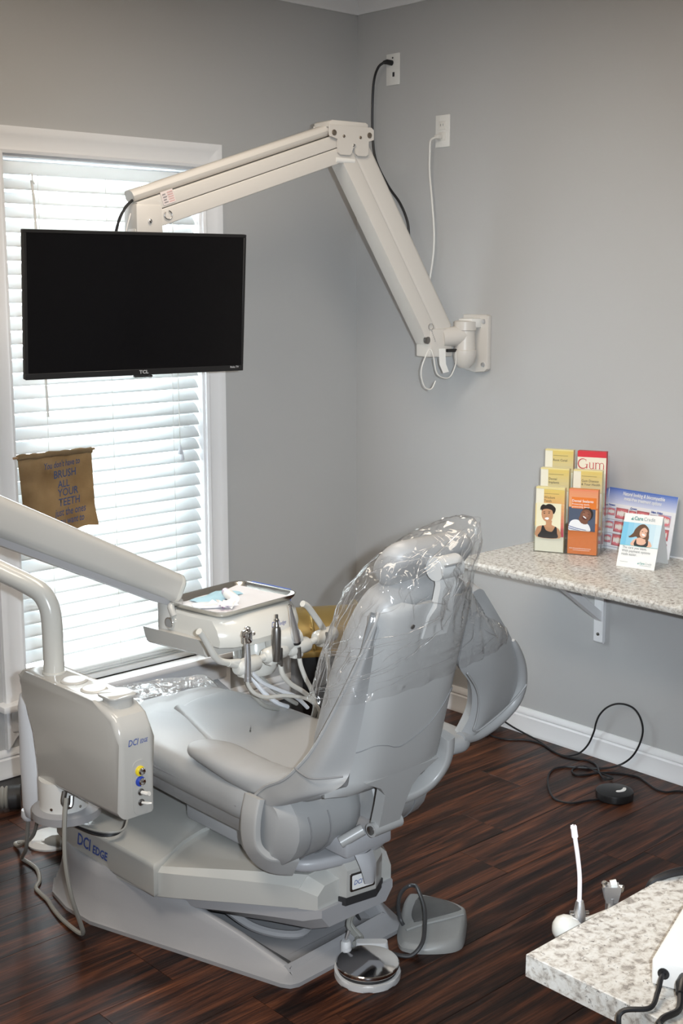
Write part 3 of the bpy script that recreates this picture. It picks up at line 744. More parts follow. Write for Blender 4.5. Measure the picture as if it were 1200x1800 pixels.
# --- cover over the toe end, with the arched cut-out for the lift arm
def mirror(pts): return pts + [(2 * -1.553 - x, y) for x, y in pts[::-1]]
cov = mirror([(-1.84, -0.755), (-1.878, -0.79), (-1.895, -0.90), (-1.890, -1.275), (-1.858, -1.268), (-1.81, -1.236), (-1.75, -1.205), (-1.68, -1.183), (-1.60, -1.170)])
obj('base_cover', prism(cov, 0.140, 0.225, I3, 0.010, 3), M_cover, ch, angle=35)
text('DCI', 0.048, (-1.8958, -0.925, 0.168), (0.005, -1, 0), (0, 0, 1), M_blue, ch, 0.25, bold=0.0008, width=0.8)
text('EDGE', 0.033, (-1.8953, -1.000, 0.168), (0.005, -1, 0), (0, 0, 1), M_blue, ch, 0.25, bold=0.0008, width=0.85)
# --- lift arm shell
def arm_ring(y, a, zb, zt, c):
    x = -1.553
    return [(x - a, y, zb), (x - a, y, zt - c), (x - a + c * 1.1, y, zt), (x - a * 0.4, y, zt + 0.003), (x + a * 0.4, y, zt + 0.003), (x + a - c * 1.1, y, zt), (x + a, y, zt - c), (x + a, y, zb)]
obj('lift_arm', loft([arm_ring(-1.08, 0.335, 0.13, 0.208, 0.012), arm_ring(-1.262, 0.326, 0.138, 0.214, 0.012), arm_ring(-1.32, 0.300, 0.145, 0.222, 0.014), arm_ring(-1.45, 0.228, 0.158, 0.236, 0.018), arm_ring(-1.56, 0.168, 0.168, 0.246, 0.022), arm_ring(-1.60, 0.146, 0.172, 0.248, 0.026)]), M_cover, ch, angle=30)
obj('lift_arm_nose', loft([arm_ring(-1.598, 0.147, 0.170, 0.247, 0.026), arm_ring(-1.640, 0.122, 0.172, 0.228, 0.020)]), M_cover, ch, angle=30)
def hull_ring(y, a, zb, zt):
    x = -1.553
    return [(x - a * 0.8, y, zb), (x - a, y, zb + 0.03), (x - a, y, zt), (x + a, y, zt), (x + a, y, zb + 0.03), (x + a * 0.8, y, zb)]
obj('lift_arm_hull', loft([hull_ring(-1.15, 0.27, 0.075, 0.135), hull_ring(-1.34, 0.262, 0.085, 0.150), hull_ring(-1.50, 0.185, 0.100, 0.166), hull_ring(-1.605, 0.138, 0.108, 0.174), hull_ring(-1.650, 0.118, 0.125, 0.174)]), M_base, ch, angle=35)
obj('inner_shoulder', tube([(-1.75, -1.30, 0.12), (-1.70, -1.42, 0.055), (-1.62, -1.50, 0.035), (-1.55, -1.48, 0.04)], 0.011, 8, 8), M_base, ch)
# nameplate housing under the seat pivot
obj('nameplate_housing', loft([[(-1.645, -1.52, z0), (-1.60, -1.655 - k, z0), (-1.515, -1.668 - k, z0), (-1.468, -1.64 - k, z0), (-1.45, -1.52, z0)] for z0, k in ((0.175, -0.01), (0.185, 0.004), (0.255, 0.006), (0.285, -0.02))]), M_box, ch, angle=30)
obj('housing_base', loft([[(-1.65, -1.52, z0), (-1.603, -1.660, z0), (-1.515, -1.674, z0), (-1.464, -1.645, z0), (-1.446, -1.52, z0)] for z0 in (0.166, 0.186)]), M_dark, ch, smooth=False)
dn = Vector((0.085, -0.013, 0)).normalized()
fnp = frame((-1.556, -1.6668, 0.222), dn, (0, 0, 1), dn.cross(Vector((0, 0, 1))))
npl = obj('nameplate', prism(rrect(0.072, 0.046, 0.004, 3), 0.0, 0.003, fnp), M_dsteel, ch, label='dark framed nameplate')
obj('nameplate_face', prism(rrect(0.062, 0.036, 0.003, 3), 0.0031, 0.0036, fnp), M_wprint, npl)
text('DCI edge', 0.0165, fnp(-0.027, -0.006, 0.0042), dn, (0, 0, 1), M_blue, ch, 0.25, bold=0.0002, width=0.85)
# --- seat upholstery
seat_out = smooth2([(-1.745, -0.66), (-1.775, -0.86), (-1.788, -1.10), (-1.792, -1.38), (-1.785, -1.50), (-1.72, -1.58), (CX, -1.595), (-1.376, -1.58), (-1.311, -1.50), (-1.304, -1.38), (-1.308, -1.10), (-1.321, -0.86), (-1.351, -0.66), (-1.45, -0.590), (CX, -0.575), (-1.646, -0.590)], 5)
def seat_top(u, v): return -0.022 * max(0, (v + 0.98)) / 0.3 - (0.10 * max(0, v + 0.80) ** 1.5 / 0.1 if v > -0.80 else 0)
obj('seat_cushion', pad(seat_out, 0.372, 0.468, 0.040, I3, 0.006, 5, top=seat_top), M_vinyl, ch)
pan_out = smooth2([(-1.655, -0.83), (-1.685, -1.02), (-1.69, -1.06), (-1.685, -1.24), (-1.60, -1.29), (CX, -1.295), (-1.49, -1.29), (-1.41, -1.24), (-1.405, -1.05), (-1.41, -1.0), (-1.44, -0.83), (CX, -0.81)], 4)
obj('centre_panel', pad(smooth2([(-1.585, -0.955), (-1.57, -0.945), (-1.50, -0.915), (-1.395, -0.912), (-1.372, -0.93), (-1.352, -1.10), (-1.352, -1.46), (-1.40, -1.54), (CX, -1.55), (-1.68, -1.54), (-1.742, -1.46), (-1.735, -1.42), (-1.59, -0.965)], 3), 0.44, 0.4785, 0.016, I3, 0.004, 4), M_vinyl, ch)
obj('seat_piping', tube([(-1.7885 + (0.004 if y > -0.9 else 0), y, 0.418 + seat_top(0, y) * 0.8) for y in (-0.80, -0.9, -1.0, -1.1, -1.2, -1.3, -1.4, -1.48)], 0.003, 6), M_seam, ch)
# legrest falling away past the knee
obj('legrest', pad(smooth2([(-1.72, 0.0), (-1.725, 0.16), (-1.70, 0.27), (CX, 0.30), (-1.396, 0.27), (-1.371, 0.16), (-1.376, 0.0), (CX, -0.02)], 4), -0.045, 0.030, 0.028, frame((0, -0.615, 0.355), (1, 0, 0), (0, 0.72, -0.69), (0, 0.69, 0.72)), 0.004), M_vinyl, ch)
obj('seat_pan', loft([[(x, y, z0) for x, y in shrink(seat_out, ins, CX, -1.1)] for ins, z0 in ((0.085, 0.300), (0.05, 0.325), (0.028, 0.372))]), M_base, ch)
obj('seat_support', box((CX, -1.30, 0.265), (0.24, 0.40, 0.075), 0.012), M_base, ch)
# rear roll under the backrest, split by the hinge slot
def roll(x0, x1, name):
    rings = []
    n = 9
    for i in range(n + 1):
        t = i / n; x = x0 + (x1 - x0) * t
        e0 = min(1, (x + 1.790) / 0.05) if x < CX else min(1, (-1.285 - x) / 0.05)
        k = math.sqrt(max(0.12, 1 - (1 - e0) ** 2))
        edge = 1.0
        if i in (0, n): edge = 0.86
        ring = []
        for q in range(20):
            a = 2 * math.pi * q / 20
            ring.append((x, -1.555 + 0.108 * k * edge * math.cos(a) - 0.02 * math.sin(a), 0.378 + 0.098 * (0.75 + 0.25 * k) * edge * math.sin(a)))
        rings.append(ring)
    return obj(name, loft(rings), M_vinyl, ch)
r1 = roll(-1.775, -1.545, 'seat_roll'); r2 = roll(-1.500, -1.301, 'seat_roll')
for xx, rr in ((-1.715, r1), (-1.655, r1), (-1.37, r2)):
    obj('seam', tube([(xx - 0.012 * math.sin(a), -1.555 + 0.1095 * math.cos(a) - 0.02 * math.sin(a), 0.378 + 0.0990 * math.sin(a)) for a in [R(d) for d in range(150, 290, 10)]], 0.0018, 5), M_seam, rr)
obj('roll_core', box((CX, -1.54, 0.36), (0.42, 0.12, 0.13), 0.02), M_seam, ch)
obj('rear_pan', pad(smooth2([(-1.715, -1.40), (-1.715, -1.55), (-1.68, -1.622), (CX, -1.655), (-1.42, -1.622), (-1.372, -1.55), (-1.372, -1.40), (CX, -1.39)], 5), 0.262, 0.292, 0.012, I3), M_base, ch)
obj('release_strap', sheet(resample([[(-1.585, -1.672, 0.295), (-1.560, -1.684, 0.297), (-1.535, -1.680, 0.298)], [(-1.582, -1.690, 0.265), (-1.558, -1.700, 0.264), (-1.535, -1.694, 0.265)], [(-1.575, -1.698, 0.228), (-1.557, -1.704, 0.226), (-1.542, -1.698, 0.228)]], 4, 5), 0.006), M_base, ch)
# --- backrest. (u, v, w): across, up the back, towards the sitter
BO = Vector((-1.555, -1.767, 0.562)); BV = Vector((0, -0.102, 0.358)).normalized(); BN = Vector((0, BV.z, -BV.y))
fb = frame(BO, (1, 0, 0), BV, BN)
bu = 0.016
cush = smooth2([(-0.155, -0.03), (-0.160, 0.10), (-0.158, 0.25), (-0.140, 0.36), (-0.095, 0.425), (bu, 0.445), (0.127, 0.425), (0.172, 0.36), (0.190, 0.25), (0.192, 0.10), (0.187, -0.03), (0.12, -0.11), (bu, -0.125), (-0.09, -0.11)], 5)
obj('back_cushion', pad(cush, 0.012, 0.115, 0.045, fb, 0.008, 5, top=lambda u, v: 0.015 * math.cos((v - 0.05) * 6)), M_vinyl, ch)
shell = [(-0.127, 0.00), (-0.128, 0.10), (-0.136, 0.20), (-0.148, 0.308), (-0.154, 0.370), (-0.138, 0.405), (-0.09, 0.418), (bu, 0.421), (0.10, 0.418), (0.138, 0.405), (0.151, 0.37), (0.152, 0.308), (0.157, 0.20), (0.163, 0.10), (0.168, 0.0), (0.170, -0.05),
         (0.150, -0.052), (0.105, -0.046), (0.078, -0.054), (0.062, -0.085), (0.050, -0.195), (-0.022, -0.190), (-0.020, -0.075), (-0.055, -0.062), (-0.105, -0.072), (-0.175, -0.066), (-0.195, -0.055), (-0.165, -0.035), (-0.135, -0.02)]
bm = BM()
lo_ = []; 
def shell_w(u, v):                                         # rear face gently curved across
    return -0.004 - 0.020 * max(0, 1 - ((u - bu) / 0.17) ** 4) * (1 if v > -0.03 else max(0.3, 1 + (v + 0.03) * 4))
n_s = len(shell)
def shell_grid():
    # horizontal strips between the left and right outline, so that the curve across shows
    bm = BM()
    rows = []
    for v, ul, ur in ((0.418, -0.09, 0.11), (0.405, -0.134, 0.140), (0.385, -0.146, 0.148), (0.345, -0.152, 0.152), (0.27, -0.144, 0.153), (0.19, -0.135, 0.157), (0.10, -0.128, 0.163), (0.03, -0.127, 0.168), (0.0, -0.130, 0.171), (-0.03, -0.148, 0.172), (-0.048, -0.185, 0.172)):
        rows.append([fb(ul + (ur - ul) * k / 16, v, shell_w(ul + (ur - ul) * k / 16, v) + 0.022 * abs(2 * k / 16 - 1) ** 6) for k in range(17)])
    last = []
    for k in range(17):
        t = k / 16; u = -0.190 + (0.172 + 0.190) * t
        vb = -0.060 - 0.010 * math.sin(t * 9) if t < 0.42 else (-0.066 if t < 0.7 else -0.050 - 0.010 * (1 - t) / 0.3)
        last.append(fb(u, vb, shell_w(u, vb) + 0.012))
    rows.append(last)
    vs = [[bm.verts.new(p) for p in r] for r in rows]
    for a, b in zip(vs, vs[1:]):
        for i in range(16): bm.faces.new((a[i], a[i + 1], b[i + 1], b[i]))
    bmesh.ops.recalc_face_normals(bm, faces=bm.faces[:])
    bmesh.ops.solidify(bm, geom=bm.faces[:], thickness=0.010)
    return bm
sh = obj('back_shell', shell_grid(), M_shell, ch, angle=60)
# shade line of the shallow moulded step, laid on as a thin dark tube
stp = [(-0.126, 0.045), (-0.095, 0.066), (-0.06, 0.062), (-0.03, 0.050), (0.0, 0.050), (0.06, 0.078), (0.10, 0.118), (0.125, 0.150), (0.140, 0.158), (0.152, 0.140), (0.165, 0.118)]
obj('shell_step_shade', tube([fb(u, v, shell_w(u, v) - 0.0015 + 0.022 * abs(2 * (u + 0.13) / 0.29 - 1) ** 6) for u, v in [(p.x, p.y) for p in spline([(a, b, 0) for a, b in stp], 5)]], 0.0011, 6), M_seam, sh)
# hinge leg, pivot barrel
obj('hinge_leg', loft([[fb(u, v, w) for u, w in ((ul, -0.024), (ul, 0.004), (ur, 0.004), (ur, -0.024))] for v, ul, ur in ((-0.03, -0.10, 0.14), (-0.060, -0.045, 0.085), (-0.085, -0.024, 0.066), (-0.13, -0.020, 0.056), (-0.195, -0.018, 0.050))]), M_shell, ch, angle=30)
obj('pivot_barrel', tube([fb(-0.030, -0.190, -0.012), fb(0.062, -0.190, -0.012)], 0.017, 18), M_shell, ch)
obj('pivot_pin', lathe([(0.011, 0), (0.011, 0.003), (0.006, 0.001)], fb(-0.030, -0.190, -0.012), (-1, 0, 0), 16), M_dsteel, ch)
obj('pivot_link', tube([(-1.632, -1.672, 0.342), (-1.585, -1.700, 0.370)], 0.014, 12), M_shell, ch)
obj('pivot_yoke', box((CX - 0.005, -1.64, 0.325), (0.15, 0.10, 0.045), 0.008), M_base, ch)
# --- wings and armrests
wing = [[(-1.690, -1.850, 0.935), (-1.702, -1.872, 0.946), (-1.705, -1.870, 0.950)],
        [(-1.692, -1.847, 0.880), (-1.720, -1.872, 0.905), (-1.722, -1.872, 0.918)],
        [(-1.694, -1.834, 0.800), (-1.730, -1.838, 0.805), (-1.734, -1.826, 0.820)],
        [(-1.698, -1.820, 0.718), (-1.742, -1.802, 0.708), (-1.744, -1.764, 0.702)],
        [(-1.704, -1.802, 0.630), (-1.756, -1.768, 0.624), (-1.756, -1.716, 0.616)],
        [(-1.712, -1.790, 0.572), (-1.766, -1.735, 0.562), (-1.764, -1.676, 0.566)],
        [(-1.735, -1.785, 0.545), (-1.774, -1.710, 0.516), (-1.770, -1.632, 0.525)],
        [(-1.752, -1.750, 0.520), (-1.778, -1.655, 0.484), (-1.773, -1.568, 0.488)],
        [(-1.765, -1.680, 0.484), (-1.776, -1.600, 0.452), (-1.772, -1.520, 0.446)]]
wg = obj('back_wing', sheet(resample([[Vector(p) for p in r] for r in wing], 6, 5), 0.020), M_vinyl, ch, angle=70)
obj('wing_piping', tube([Vector(r[2]) for r in wing], 0.0045, 6, 6), M_vinyl, wg)
def arm_rest(sgn):
    cs = [((-1.738, -1.255, 0.496), 0.026, 0.010), ((-1.742, -1.29, 0.497), 0.046, 0.017), ((-1.742, -1.36, 0.498), 0.055, 0.024), ((-1.738, -1.44, 0.488), 0.056, 0.030), ((-1.726, -1.51, 0.478), 0.053, 0.034), ((-1.715, -1.58, 0.482), 0.046, 0.034), ((-1.708, -1.65, 0.500), 0.036, 0.036), ((-1.705, -1.72, 0.530), 0.024, 0.030)]
    P = spline([c[0] for c in cs], 4)
    aw = [p.x for p in spline([(c[1], 0, 0) for c in cs], 4)]; ah = [p.x for p in spline([(c[2], 0, 0) for c in cs], 4)]
    rings = []
    for i, p in enumerate(P):
        t = (P[min(i + 1, len(P) - 1)] - P[max(i - 1, 0)]).normalized()
        s = Vector((1, 0, 0)); n = s.cross(t).normalized()
        if n.z < 0: n = -n
        ring = []
        for k in range(20):
            a = 2 * math.pi * k / 20; c_, s_ = math.cos(a), math.sin(a)
            ex = 0.75
            wr = 1 + 0.035 * math.sin(i * 1.9 + k * 0.8) * (1 if 10 < i < 24 else 0.2)     # soft puckers at the bend
            q = p + s * aw[i] * math.copysign(abs(c_) ** ex, c_) + n * ah[i] * wr * math.copysign(abs(s_) ** ex, s_)
            if sgn > 0: q.x = 2 * CX - q.x
            ring.append(q)
        rings.append(ring)
    return loft(rings)
obj('armrest', arm_rest(-1), M_vinyl, ch, angle=80)
obj('wing_seam', tube([(-1.772, -1.672, 0.566), (-1.776, -1.700, 0.561), (-1.774, -1.740, 0.560), (-1.735, -1.792, 0.570)], 0.002, 6, 6), M_seam, wg)
# right arm swung out to the side: padded flap hanging from the back's edge
flap = [[(0.150, 0.398), (0.168, 0.402), (0.185, 0.395)],
        [(0.152, 0.35), (0.215, 0.345), (0.262, 0.318)],
        [(0.155, 0.29), (0.245, 0.268), (0.345, 0.232)],
        [(0.160, 0.235), (0.275, 0.20), (0.400, 0.160)],
        [(0.168, 0.195), (0.295, 0.145), (0.427, 0.095)],
        [(0.222, 0.140), (0.310, 0.085), (0.424, 0.045)],
        [(0.248, 0.090), (0.305, 0.045), (0.395, 0.012)],
        [(0.256, 0.035), (0.290, 0.008), (0.350, -0.010)],
        [(0.236, -0.012), (0.268, -0.018), (0.300, -0.022)]]
rows = []
for j, r in enumerate(flap):
    rows.append([fb(u, v, 0.004 - 0.016 * (i == 1) * (1 if j > 1 else 0)) for i, (u, v) in enumerate(r)])
fp_ = obj('swung_out_wing', sheet(resample(rows, 6, 4), 0.034), M_vinyl, ch, angle=75, label='padded right arm wing swung out to the side')
ed = [fb(u, v, 0.0) for u, v in ((0.345, 0.232), (0.400, 0.160), (0.428, 0.095), (0.424, 0.045), (0.395, 0.012), (0.350, -0.012), (0.300, -0.024), (0.262, -0.022), (0.236, -0.018))]
obj('wing_edge_roll', tube(spline(ed, 5), [0.004 + 0.012 * math.sin(math.pi * min(1, i / 34)) ** 0.5 if i < 17 else 0.016 for i in range(41)], 10), M_vinyl, fp_)
obj('wing_piping', tube([fb(u, v, -0.018) for u, v in ((0.174, 0.190), (0.223, 0.138), (0.250, 0.088), (0.258, 0.035), (0.256, 0.012), (0.272, 0.004), (0.300, 0.012), (0.355, 0.038), (0.400, 0.070), (0.425, 0.098))], 0.0026, 6, 6), M_vinyl, fp_)
rest = smooth2([(-1.385, -1.745), (-1.33, -1.780), (-1.285, -1.765), (-1.262, -1.70), (-1.262, -1.56), (-1.275, -1.43), (-1.31, -1.41), (-1.345, -1.44), (-1.365, -1.58)], 5)
obj('armrest', pad(rest, 0.508, 0.552, 0.020, I3, 0.004), M_vinyl, ch)
def cs_tip(): pass
# plastic arm brackets, left one under the armrest, right one curling round the hip
obj('arm_bracket', tube([(-1.785, -1.545, 0.462), (-1.797, -1.545, 0.415), (-1.798, -1.545, 0.362), (-1.790, -1.555, 0.328), (-1.765, -1.575, 0.300), (-1.71, -1.600, 0.285)], 1, 16, 6, flat=(0.058, 0.020, (1, 0, 0))) , M_shell, ch)
obj('arm_bracket', tube([fb(0.172, 0.012, -0.004), fb(0.180, -0.030, -0.006), fb(0.176, -0.070, -0.006), fb(0.150, -0.108, -0.004), fb(0.105, -0.128, 0.0), fb(0.05, -0.135, 0.006)], 1, 16, 6, flat=(0.026, 0.042, BN)), M_shell, ch)
# --- headrest on its bracket
hc = fb(0.020, 0.475, 0.055)
hu = Vector((1, 0, 0)); hv = (BV * 0.90 - BN * 0.42).normalized(); hn = hu.cross(hv); hn = -hn if hn.dot(BN) < 0 else hn
fh = frame(hc, hu, hv, hn)
obj('headrest', pad(rrect(0.262, 0.120, 0.050, 6), -0.026, 0.034, 0.026, fh, 0.003, 5, top=lambda u, v: 0.30 * u * u), M_vinyl, ch)
hb = obj('headrest_arm', loft([[fb(u, v, w) for u, w in ((ul, w0 - 0.008), (ul, w0 + 0.008), (ur, w0 + 0.008), (ur, w0 - 0.008))] for v, ul, ur, w0 in ((0.33, -0.030, 0.048, -0.020), (0.385, -0.028, 0.046, -0.024), (0.41, -0.018, 0.036, -0.028), (0.455, -0.016, 0.034, -0.024), (0.475, -0.016, 0.034, -0.015))]), M_bracket, ch, angle=30)
obj('headrest_knuckle', tube([fb(-0.018, 0.488, -0.006), fb(0.050, 0.488, -0.006)], 0.026, 20), M_bracket, ch)
obj('knuckle_slot', box(fb(0.012, 0.504, -0.0275), (0.052, 0.006, 0.004)), M_gprint, ch, smooth=False)
obj('bracket_screw', lathe([(0.0055, 0), (0.0055, 0.002)], fb(-0.075, 0.372, -0.030), -BN, 10), M_dsteel, hb)
# --- the clear bag over the headrest and upper back
KB = 120
def fold(u, v, w):
    # long pulled folds running up the film plus sharp crumples
    p = Vector((u * 42 + v * 8, v * 6 - u * 3, w * 36))
    a = 1 - abs(noise.noise(p)) * 2.2
    b = 1 - abs(noise.noise(Vector((u * 60 - v * 30, v * 26 + u * 20, w * 55)) + Vector((3, 1, 7)))) * 2.2
    c = noise.noise(Vector((u * 14, v * 11, w * 14)))
    return max(0.0, 0.55 + 0.40 * a + 0.10 * b + 0.35 * c) - 0.2
def ring_bag(v, ul, ur, wf, wr, slope, amp, dw, sh):
    out = []
    for k in range(KB):
        a = 2 * math.pi * k / KB
        c_, s_ = math.cos(a), math.sin(a)
        e = 0.80
        u = (ul + ur) / 2 + (ur - ul) / 2 * math.copysign(abs(c_) ** e, c_)
        w = (wf + wr) / 2 + (wf - wr) / 2 * math.copysign(abs(s_) ** e, s_)
        u += sh * (w - 0.05) * (1 if c_ > 0 else 0.3)
        vv = v + slope * (u - 0.02) + dw * (w - 0.03)
        d = fold(u, vv, w)
        out.append(fb(u + c_ * d * amp, vv + 0.2 * d * amp, w + s_ * d * amp))
    return out
BAGS = ((0.592, 0.090, 0.100, 0.006, -0.004, 0.0, 0.001, 0, 0.0), (0.575, 0.076, 0.108, 0.022, -0.016, 0.1, 0.004, 0, 0.2), (0.556, 0.02, 0.120, 0.050, -0.030, 0.25, 0.008, 0, 0.4), (0.538, -0.07, 0.135, 0.085, -0.049, 0.20, 0.011, 0, 0.5), (0.508, -0.128, 0.140, 0.100, -0.055, 0.08, 0.013, 0, 0.5), (0.470, -0.150, 0.138, 0.115, -0.059, 0.0, 0.015, 0, 0.5), (0.430, -0.160, 0.140, 0.130, -0.057, 0.0, 0.016, 0.1, 0.4),
        (0.390, -0.172, 0.160, 0.146, -0.051, 0.0, 0.016, 0.1, 0.3), (0.350, -0.184, 0.190, 0.155, -0.049, 0.05, 0.015, 0.0, 0.2), (0.305, -0.190, 0.238, 0.160, -0.049, 0.05, 0.014, -0.1, 0.1), (0.265, -0.195, 0.290, 0.162, -0.049, 0.06, 0.014, -0.25, 0.0), (0.235, -0.200, 0.322, 0.162, -0.049, 0.08, 0.014, -0.35, 0.0), (0.210, -0.204, 0.330, 0.162, -0.047, 0.10, 0.015, -0.42, 0.0), (0.196, -0.208, 0.332, 0.160, -0.045, 0.11, 0.017, -0.46, 0.0))
bag = [ring_bag(*q_) for q_ in BAGS]
# intermediate rows get their own crumple instead of a plain interpolation
rows_ = []
for qa, qb in zip(BAGS, BAGS[1:]):
    n_ = 7
    for k in range(n_): rows_.append(ring_bag(*[x0 + (x1 - x0) * k / n_ for x0, x1 in zip(qa, qb)]))
rows_.append(bag[-1])
bm = BM(); vs = [[bm.verts.new(p) for p in r] for r in rows_]
for a_, b_ in zip(vs, vs[1:]):
    for i in range(KB): bm.faces.new((a_[i], a_[(i + 1) % KB], b_[(i + 1) % KB], b_[i]))
bm.faces.new(vs[0])
bg_o = obj('headrest_bag', bm, M_film, None, angle=32)
tag(bg_o, 'crinkled clear plastic bag pulled over the headrest', 'plastic bag')
# creases of the pinched film, their bright glints put in as thin hazy tubes
rnd = random.Random(21); NR = len(rows_); bm = BM()
def crease_glint(j, k, nj, dk, r0):
    pts = []
    n = max(4, abs(nj) * 2)
    for i in range(n + 1):
        t = i / n; jj = min(max(j + nj * t, 0), NR - 1.001); kk = k + dk * t + 0.5 * math.sin(t * 5 + k)
        j0, k0 = int(jj), int(math.floor(kk)); fj, fk = jj - j0, kk - k0
        g_ = lambda a, b: rows_[min(a, NR - 1)][b % KB]
        p = (g_(j0, k0) * (1 - fk) + g_(j0, k0 + 1) * fk) * (1 - fj) + (g_(j0 + 1, k0) * (1 - fk) + g_(j0 + 1, k0 + 1) * fk) * fj
        pts.append(p)
    add_tube(bm, pts, [r0 * (0.25 + 0.75 * math.sin(math.pi * i / n)) for i in range(n + 1)], 5)
for _ in range(46): crease_glint(rnd.uniform(28, 74), rnd.uniform(42, 66), rnd.randint(6, 26), rnd.uniform(-4, 4), rnd.uniform(0.0004, 0.0013))    # long pulls down the near side
for _ in range(44): crease_glint(rnd.uniform(8, 46), rnd.uniform(56, 108), rnd.randint(4, 16), rnd.uniform(-12, 12), rnd.uniform(0.0004, 0.0011))     # crumple round the headrest arm
for _ in range(26): crease_glint(rnd.uniform(48, 78), rnd.uniform(62, 92), rnd.randint(4, 12), rnd.uniform(-22, -6), rnd.uniform(0.0004, 0.0010))     # slanting pulls over the shell
for _ in range(12): crease_glint(rnd.uniform(60, 78), rnd.uniform(96, 116), rnd.randint(3, 10), rnd.uniform(-8, 4), rnd.uniform(0.0004, 0.0009))
obj('crease_glint', bm, M_crease_glint, bg_o, kind='stuff')
# clear sleeve laid over the toe end of the seat
rows = []
for j in range(10):
    row = []
    for i in range(15):
        x = -1.79 + 0.475 * i / 14
        yf = -0.60 - 0.18 * (x + 1.79) / 0.475
        t = max(0, j - 1) / 8
        y = yf + (-0.815 - 0.02 * math.sin(i * 1.7) - yf) * t
        z = 0.478 - 0.010 * t + 0.010 * noise.noise(Vector((i * 0.9, j * 1.3, 0.3))) * (1 - t)
        if i in (0, 14): z -= 0.035
        if j == 0: y, z = yf + 0.012, z - 0.07
        row.append((x, y, z))
    rows.append(row)
so = obj('toe_cover', sheet(resample(rows, 3, 3)), M_toe, None, angle=40)
tag(so, 'clear plastic sheet laid over the toe end of the seat', 'plastic sheet')
# ------------------------------------------------------------------ delivery unit: utility box, post, arm, instrument head
un = thing('delivery_unit', 'beige dental delivery unit with post, balancing arm and instrument head', 'dental unit', (-1.95, -0.95, 0.26))
fx = frame((0, 0, 0), (0, 1, 0), (0, 0, 1), (1, 0, 0))
prof = [(-0.845, 0.640), (-0.85, 0.652), (-0.88, 0.655), (-1.20, 0.657), (-1.25, 0.652), (-1.288, 0.634), (-1.308, 0.604), (-1.312, 0.575), (-1.312, 0.388), (-0.915, 0.372), (-0.910, 0.50), (-0.905, 0.545), (-0.893, 0.575), (-0.868, 0.597), (-0.842, 0.612), (-0.838, 0.625)]
obj('utility_box', prism(prof, -2.0, -1.902, fx, 0.016, 4), M_box, un, angle=30)
ff = frame((0, -1.3121, 0), (1, 0, 0), (0, 0, 1), (0, -1, 0))
text('DCI', 0.022, ff(-1.976, 0.566, 0.0006), (1, 0, 0), (0, 0, 1), M_blue, un, 0.25, bold=0.0002, width=0.75)
text('EDGE', 0.014, ff(-1.9425, 0.567, 0.0006), (1, 0, 0), (0, 0, 1), M_blue, un, 0.25, bold=0.0002, width=0.6)
pnl = obj('control_panel', prism(rrect(0.042, 0.136, 0.018, 6, -1.945, 0.459), 0, 0.0012, ff), M_box, un)
for z, m in ((0.500, M_yell), (0.474, M_bluer)):
    rg = obj('valve_ring', lathe([(0.0125, 0.001), (0.0125, 0.004), (0.008, 0.004)], ff(-1.946, z), (0, -1, 0), 18), m, pnl, label='yellow ring' if m is M_yell else 'blue ring')
    obj('valve_knob', lathe([(0.0085, 0.003), (0.0095, 0.010), (0.007, 0.013), (0.004, 0.011), (0, 0.011)], ff(-1.944, z), (0, -1, 0), 16), M_chrome, rg)
for z, up_ in ((0.447, 0), (0.421, 1)):
    tg = obj('toggle', lathe([(0.0080, 0.001), (0.0085, 0.004), (0.005, 0.006), (0, 0.006)], ff(-1.945, z), (0, -1, 0), 14), M_dsteel, pnl)
    obj('lever', tube([ff(-1.945, z, 0.004), ff(-1.938, z + (0.0 if up_ else -0.002), 0.018), ff(-1.930 if up_ else -1.936, z, 0.024)], [0.003, 0.004, 0.0025] if up_ else [0.0045, 0.0055, 0.0058], 8), M_wcord, tg)
for y, m in ((-1.037, M_tank), (-1.130, M_white)):
    cp = obj('round_cap', lathe([(0.034, -0.002), (0.034, 0.003), (0.031, 0.0055), (0.0, 0.0055)], (-1.950, y, 0.655), (0, 0, 1), 28), M_box, un)
    obj('cap_insert', lathe([(0.0285, 0.0056), (0.027, 0.007), (0, 0.007)], (-1.950, y, 0.655), (0, 0, 1), 28), m, cp)
obj('cup_boss', prism(rrect(0.066, 0.066, 0.026, 6, -1.950, -1.235), 0.640, 0.667, I3, 0.002), M_box, un)
obj('cup_lid', prism(rrect(0.076, 0.076, 0.018, 5, -1.950, -1.232), 0.667, 0.673, I3, 0.002), M_box, un, label='rounded square lid')
# post
post = [(-1.950, -0.940, 0.645), (-1.950, -0.940, 0.72), (-1.950, -0.938, 0.79), (-1.952, -0.930, 0.83), (-1.962, -0.912, 0.862), (-1.985, -0.880, 0.885), (-2.02, -0.835, 0.910), (-2.075, -0.770, 0.950), (-2.15, -0.69, 1.005), (-2.22, -0.62, 1.055)]
obj('post', tube(post, 0.0262, 24, 6), M_cream, un)
obj('post_collar', lathe([(0.0300, -0.004), (0.0300, 0.004), (0.0275, 0.006)], (-1.950, -0.940, 0.655), (0, 0, 1), 24), M_cream, un)
obj('elbow_knuckle', lathe([(0.0, -0.09), (0.045, -0.085), (0.05, -0.06), (0.05, 0.07), (0.044, 0.085), (0.0, 0.09)], (-2.245, -0.78, 1.10), (0, 0, 1), 20), M_cream, un)
obj('post_top', tube([(-2.20, -0.64, 1.04), (-2.245, -0.66, 1.07), (-2.25, -0.72, 1.075), (-2.245, -0.78, 1.07)], 0.026, 16, 6), M_cream, un)
